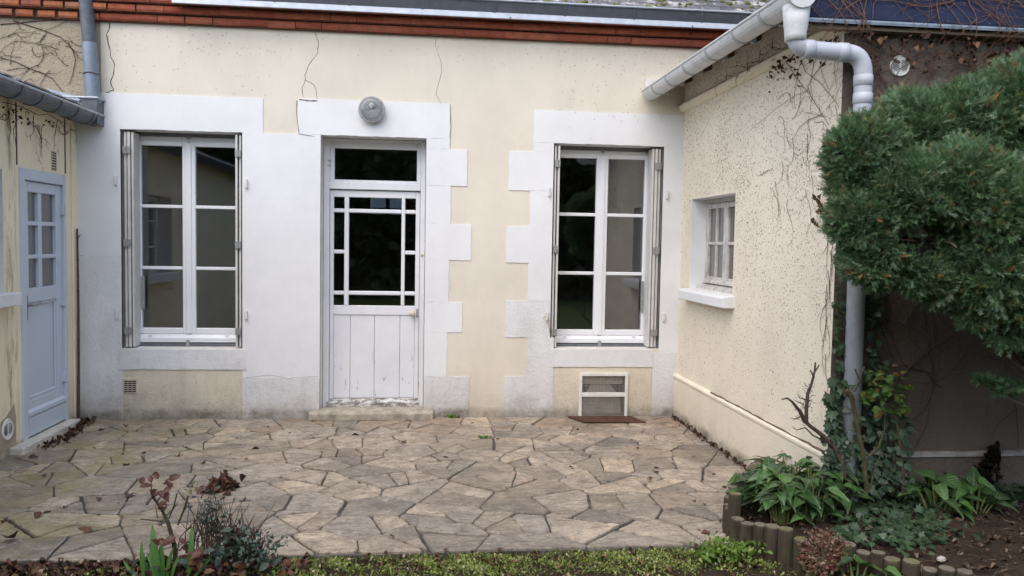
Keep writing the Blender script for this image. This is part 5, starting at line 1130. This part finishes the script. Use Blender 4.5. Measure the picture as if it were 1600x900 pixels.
def leafpix(lv, tpl, pts, Y, sz, rnd=None, zj=.03):
    for (x, y, n, sx) in pts:
        for q in range(n): lv.put(tpl, onY(random.gauss(x, sx), random.gauss(y, sx*.7), Y+random.gauss(0, zj)), np.array([random.gauss(0, 1), random.gauss(-.3, .4), random.gauss(.1, .6)]), (random.gauss(0, .5), -.6, 1), random.uniform(*sz), rnd if rnd is None else random.uniform(*rnd))
leafpix(lv, LEAF2, [(239, 748, 3, 5), (264, 752, 3, 5), (245, 764, 3, 7), (222, 762, 2, 4), (273, 762, 2, 4), (256, 768, 2, 7), (246, 790, 2, 3), (263, 790, 2, 3)], Yq, (.03, .06), (0, .8)); leafpix(lv, LEAF2, [(298, 765, 4, 3)], Yq, (.03, .05), (.96, 1))
leafpix(lv, LEAF2, [(250, 845, 3, 4), (278, 842, 3, 5), (295, 860, 4, 6), (315, 870, 5, 7), (325, 878, 3, 4), (298, 875, 4, 5), (385, 880, 4, 6), (402, 876, 3, 4), (455, 890, 3, 5), (315, 892, 2, 5), (215, 898, 2, 4), (280, 890, 4, 10), (350, 895, 4, 14)], Yq-.03, (.035, .07), (.15, .9))
lv.build('foliage', 'rose_red', rb)
sp = thing('strap_leaf_plant', 'bright green strap leaved bulb plant below the red leaved rose', 'plant', (-1.25, -3.42, 0)); lv = Leaves()
for (x0, y0, x1, y1, w_) in ((240, 905, 232, 820, 1), (250, 905, 229, 825, 1.1), (225, 900, 212, 850, 1), (235, 905, 214, 860, 1.2), (215, 905, 184, 874, .8), (295, 895, 303, 826, 1), (300, 890, 318, 840, .8), (290, 905, 318, 850, .9), (255, 905, 246, 850, 1.4), (262, 905, 258, 856, 1.4), (240, 905, 238, 862, 1.4), (248, 905, 226, 868, 1), (230, 905, 222, 880, 1), (268, 905, 272, 870, 1.2), (210, 905, 180, 898, .8), (300, 905, 345, 860, .8)):
    a, b = onY(x0, y0, -3.42), onY(x1, y1, -3.42+random.uniform(-.03, .05)); L = np.linalg.norm(b-a); lv.put(STRAP, a, (b-a)+(0, 0, .10*L), (random.gauss(0, .3), -1, .3), L*.92, None, 1.25*w_)
lv.build('foliage', 'strap_leaf', sp)
gs = thing('low_shrub', 'grey green low shrub with bare twigs beside the red leaved rose', 'shrub', (-.95, -3.36, 0)); lv = Leaves(); m = MB()
for q in range(620):
    x, y = random.gauss(385, 26), random.gauss(860, 16)
    if y < 825: continue
    lv.put(LEAF, onY(x, y, -3.36+random.gauss(0, .05)), rdir(.3), rdir(.5), random.uniform(.015, .034))
for q in range(170): lv.put(LEAF, onY(random.gauss(330, 12), random.gauss(805, 22), -3.34+random.gauss(0, .03)), rdir(.3), rdir(.5), random.uniform(.014, .03))
leafpix(lv, LEAF2, [(350, 850, 10, 8), (345, 870, 12, 10), (300, 880, 8, 12), (230, 885, 8, 16), (370, 830, 5, 8), (420, 880, 8, 12)], -3.38, (.03, .055))
for q in range(70): x = random.gauss(338, 24); m.tube([onY(x, 880, -3.36), onY(x+random.gauss(0, 6), 840, -3.36), onY(x+random.gauss(0, 22), random.uniform(775, 815), -3.36+random.gauss(0, .03))], [.0035, .0025, .001], 4)
for q in range(26): x = random.gauss(385, 16); m.tube([onY(x, 885, -3.36), onY(x+random.gauss(0, 8), random.uniform(820, 850), -3.36)], [.004, .002], 4)
stem(m, [(385, 880), (396, 850), (402, 826)], -3.36, .006, .005)
lv.build('foliage', 'grey_green', gs); m.build('twigs', 'bark_vine', gs); lv = Leaves()
for q in range(60): lv.put(random.choice(DEAD), onY(random.gauss(362, 12), random.gauss(835, 8), -3.35+random.gauss(0, .03)), rdir(), rdir(), random.uniform(.015, .03), random.uniform(0, .3))
lv.build('dead_leaves', 'dead_leaf', gs)
# moss turf strip and leaf litter on the soil in front of the paving
lv = Leaves()
for q in range(20000):
    x = random.uniform(-2.2, 2.0); y = PY-.005-abs(random.gauss(0, .16)); pt = math.sin(7*x)+math.sin(13*x+4*y*9)+math.sin(31*x+17*y)
    if x < -.72 and random.random() < .72: continue
    if pt < -.5 and random.random() < .75: continue
    tn = random.random()*.75+.1*pt
    lv.put(TINY, (x, y, -.034+random.uniform(0, .022)), rdir(.9), rdir(.6), random.uniform(.008, .02), max(0, min(1, tn if random.random() > .08 else 1)))
for q in range(900): x = random.uniform(-.9, 1.9); lv.put(STRAP, (x, PY-random.uniform(0, .26), -.035), rdir(1.0), rdir(), random.uniform(.02, .05), random.uniform(.3, .8), 1.5)
tag(lv.build('moss_turf', 'moss_turf'), 'mossy green turf along the front edge of the paving', 'moss', kind='stuff')
lv = Leaves()
for q in range(1050):
    x = -2.3+1.75*random.random()**1.15 if q < 760 else random.uniform(-.7, 1.7); y = PY-.0-abs(random.gauss(0, .15)); lv.put(random.choice(DEAD), (x, y, -.03+random.uniform(0, .025)), (random.gauss(0, 1), random.gauss(0, 1), random.gauss(0, .4)), (random.gauss(0, .6), random.gauss(-.2, .5), 1), random.uniform(.02, .05) if q < 760 else random.uniform(.012, .03))
tag(lv.build('leaf_litter', 'dead_leaf'), 'brown leaf litter on the soil in front of the paving', 'leaf litter', kind='stuff')
# litter caught along the foot of the right wall and in the left corner
lv = Leaves()
for q in range(250): y = -random.uniform(.02, 2.2); lv.put(random.choice(DEAD), (XR-.03-abs(random.gauss(0, .025)), y, .008+random.uniform(0, .012)), (random.gauss(0, 1), random.gauss(0, 1), .2), (random.gauss(0, .6), random.gauss(0, .6), 1), random.uniform(.012, .032), random.uniform(0, .6))
tag(lv.build('leaf_litter', 'dead_leaf'), 'line of brown leaf crumbs along the foot of the right wall', 'leaf litter', kind='stuff')
lv = Leaves()
for q in range(125):
    t = random.random(); p = onZ(random.gauss(128-60*t*t, 7), 659+42*t+random.gauss(0, 2)) if q < 80 else onZ(random.gauss(122, 16), random.gauss(663, 3)); p[0] = max(p[0], XL+.11); p[1] = min(p[1], -.03); lv.put(random.choice(DEAD), p+(0, 0, .01), (random.gauss(0, 1), random.gauss(0, 1), .3), (random.gauss(0, .6), random.gauss(0, .6), 1), random.uniform(.02, .055), random.uniform(0, .7))
tag(lv.build('leaf_litter', 'dead_leaf'), 'drift of dead leaves in the left corner along the blue door step', 'leaf litter', kind='stuff')
# single dead leaves lying on the paving
LM = []
for i, tp in enumerate(DEAD):
    me = bpy.data.meshes.new('dead_leaf'); V, F, UV = tp
    o = fast_mesh('dead_leaf', V*np.array([1, 1, .45]), F, np.column_stack([UV, np.full(len(V), (.2, .5, .7, .35)[i]), np.ones(len(V))]), 'dead_leaf', None); LM.append(o.data); bpy.data.objects.remove(o)
LP = [(60, 714, 1.2), (192, 727, 1.2), (220, 690, 1.1), (278, 713, 1.2), (316, 722, 1), (365, 718, .8), (384, 718, .8), (405, 701, 1.2), (550, 679, 1.1), (628, 690, 1.4), (602, 702, .7), (66, 743, .8), (112, 719, .7), (155, 782, .9), (185, 784, .7), (201, 772, 1.5), (105, 791, .8), (80, 799, .8), (142, 829, 1.8), (22, 840, 2.0), (10, 812, 1.2), (55, 810, 1.2), (330, 745, .8), (382, 783, 1.2), (228, 708, .8), (255, 692, .8), (343, 678, .7), (420, 668, .7), (735, 661, .8), (895, 729, .7), (920, 711, .7), (1021, 731, .9), (1030, 738, .7), (1055, 726, .7), (1057, 741, .8), (1014, 750, .9), (1135, 763, .7), (1015, 749, .7), (892, 731, .9), (998, 701, .6), (985, 687, .6), (910, 712, .7), (830, 684, .7), (775, 687, .6), (700, 714, .9), (776, 706, .7), (1086, 713, .8), (1112, 742, .6), (947, 752, .6), (1110, 832, 1.3), (1093, 829, 1), (610, 680, .5), (520, 688, .6), (455, 676, .6), (170, 690, .7), (195, 665, 1.3), (163, 671, 1), (640, 655, .6), (880, 668, .7), (905, 672, .7), (560, 755, .6), (616, 838, .7), (415, 817, .8), (1083, 782, .6), (145, 700, .7), (288, 700, .7)]
LLAB = {(628, 690): 'larger brown dead leaf on the paving straight in front of the doorstep', (550, 679): 'brown dead leaf lying just below the left part of the doorstep', (142, 829): 'big flat dead leaf on the paving left of the red leaved rose', (22, 840): 'big dark dead leaf at the front left corner of the paving', (201, 772): 'brown dead leaf just up and left of the red leaved rose',
        (1110, 832): 'brown dead leaf on the paving beside the first log post', (405, 701): 'brown dead leaf on the paving below the left window right side', (195, 665): 'dead leaf by the wall foot under the slotted vent', (10, 812): 'dead leaf on the paving at the left picture edge', (1014, 750): 'dead leaf on the paving nearest to the middle of the right wall'}
for i, (x, y, s_) in enumerate(LP):
    o = link('dead_leaf', LM[i % 4], None); p = onZ(x, y, .008); p[0] = max(p[0], XL+.12); o.location = p; o.rotation_euler = (random.uniform(-.3, .3), random.uniform(-.3, .3), random.uniform(0, 6.28)); o.scale = [.052*s_*random.uniform(.85, 1.15)]*3
    tag(o, LLAB.get((x, y), 'small curled brown dead leaf lying on the stone paving'), 'leaf', 'dead leaves scattered on the paving')
lv = Leaves(); c = onZ(346, 766)
for q in range(120): lv.put(DEAD[q % 4], c+np.array([random.gauss(0, .055), random.gauss(0, .05), abs(random.gauss(0, .022))+.008]), rdir(), rdir(.8), random.uniform(.03, .06), random.uniform(.1, .75))
tag(lv.build('leaf_pile', 'dead_leaf', org=tuple(c)), 'small heap of crumpled brown leaves on the paving behind the rose', 'leaf pile', kind='stuff')
for (x, y, lab, s_, n) in ((708, 650, 'tiny green weed at the wall foot right of the doorstep', .03, 40), (756, 684, 'tuft of green moss lying on the paving right of the door', .018, 60)):
    lv = Leaves(); c = onZ(x, y); c[1] = min(c[1], -.03)
    for q in range(n): lv.put(TINY, c+np.array([random.gauss(0, .03), random.gauss(0, .015), .006]), rdir(.5), rdir(.8), random.uniform(.6, 1.3)*s_, random.uniform(0, .5))
    tag(lv.build('weed', 'pale_weed', org=tuple(c)), lab, 'weed')

# ================================================================== GARDEN BEHIND THE CAMERA (seen in the panes)
hd = thing('hedge', 'tall dark hedge closing the garden, seen only in the door panes', 'hedge', (0, -16, 0)); lv = Leaves()
for q in range(9000):
    x = random.uniform(-11, 11); z = random.uniform(0, 5.6+.7*math.sin(x*.9)+.5*math.sin(x*2.3)); lv.put(LEAF2, (x, -15.2-.5*math.sin(2*x+1.7*z)*.6-random.uniform(0, .5), z), np.array([random.gauss(0, 1), .8, random.gauss(0, .8)]), rdir(), random.uniform(.25, .5))
lv.build('foliage', 'hedge_leaf', hd)
m = MB(); pr_ = [(x, 4.9+.6*math.sin(x*.9)+.4*math.sin(x*2.3)) for x in np.linspace(-11, 11, 40)]; m.prism([(-11, 0), (11, 0)]+pr_[::-1], 1, -16.8, -15.8); m.build('branches', 'soil', hd)

# fine tangles nobody could count stay one part each
for o_ in bpy.data.objects:
    if o_.type == 'MESH' and o_.parent is not None and o_.parent.name.startswith('dry_creeper'): o_['kind'] = 'stuff'
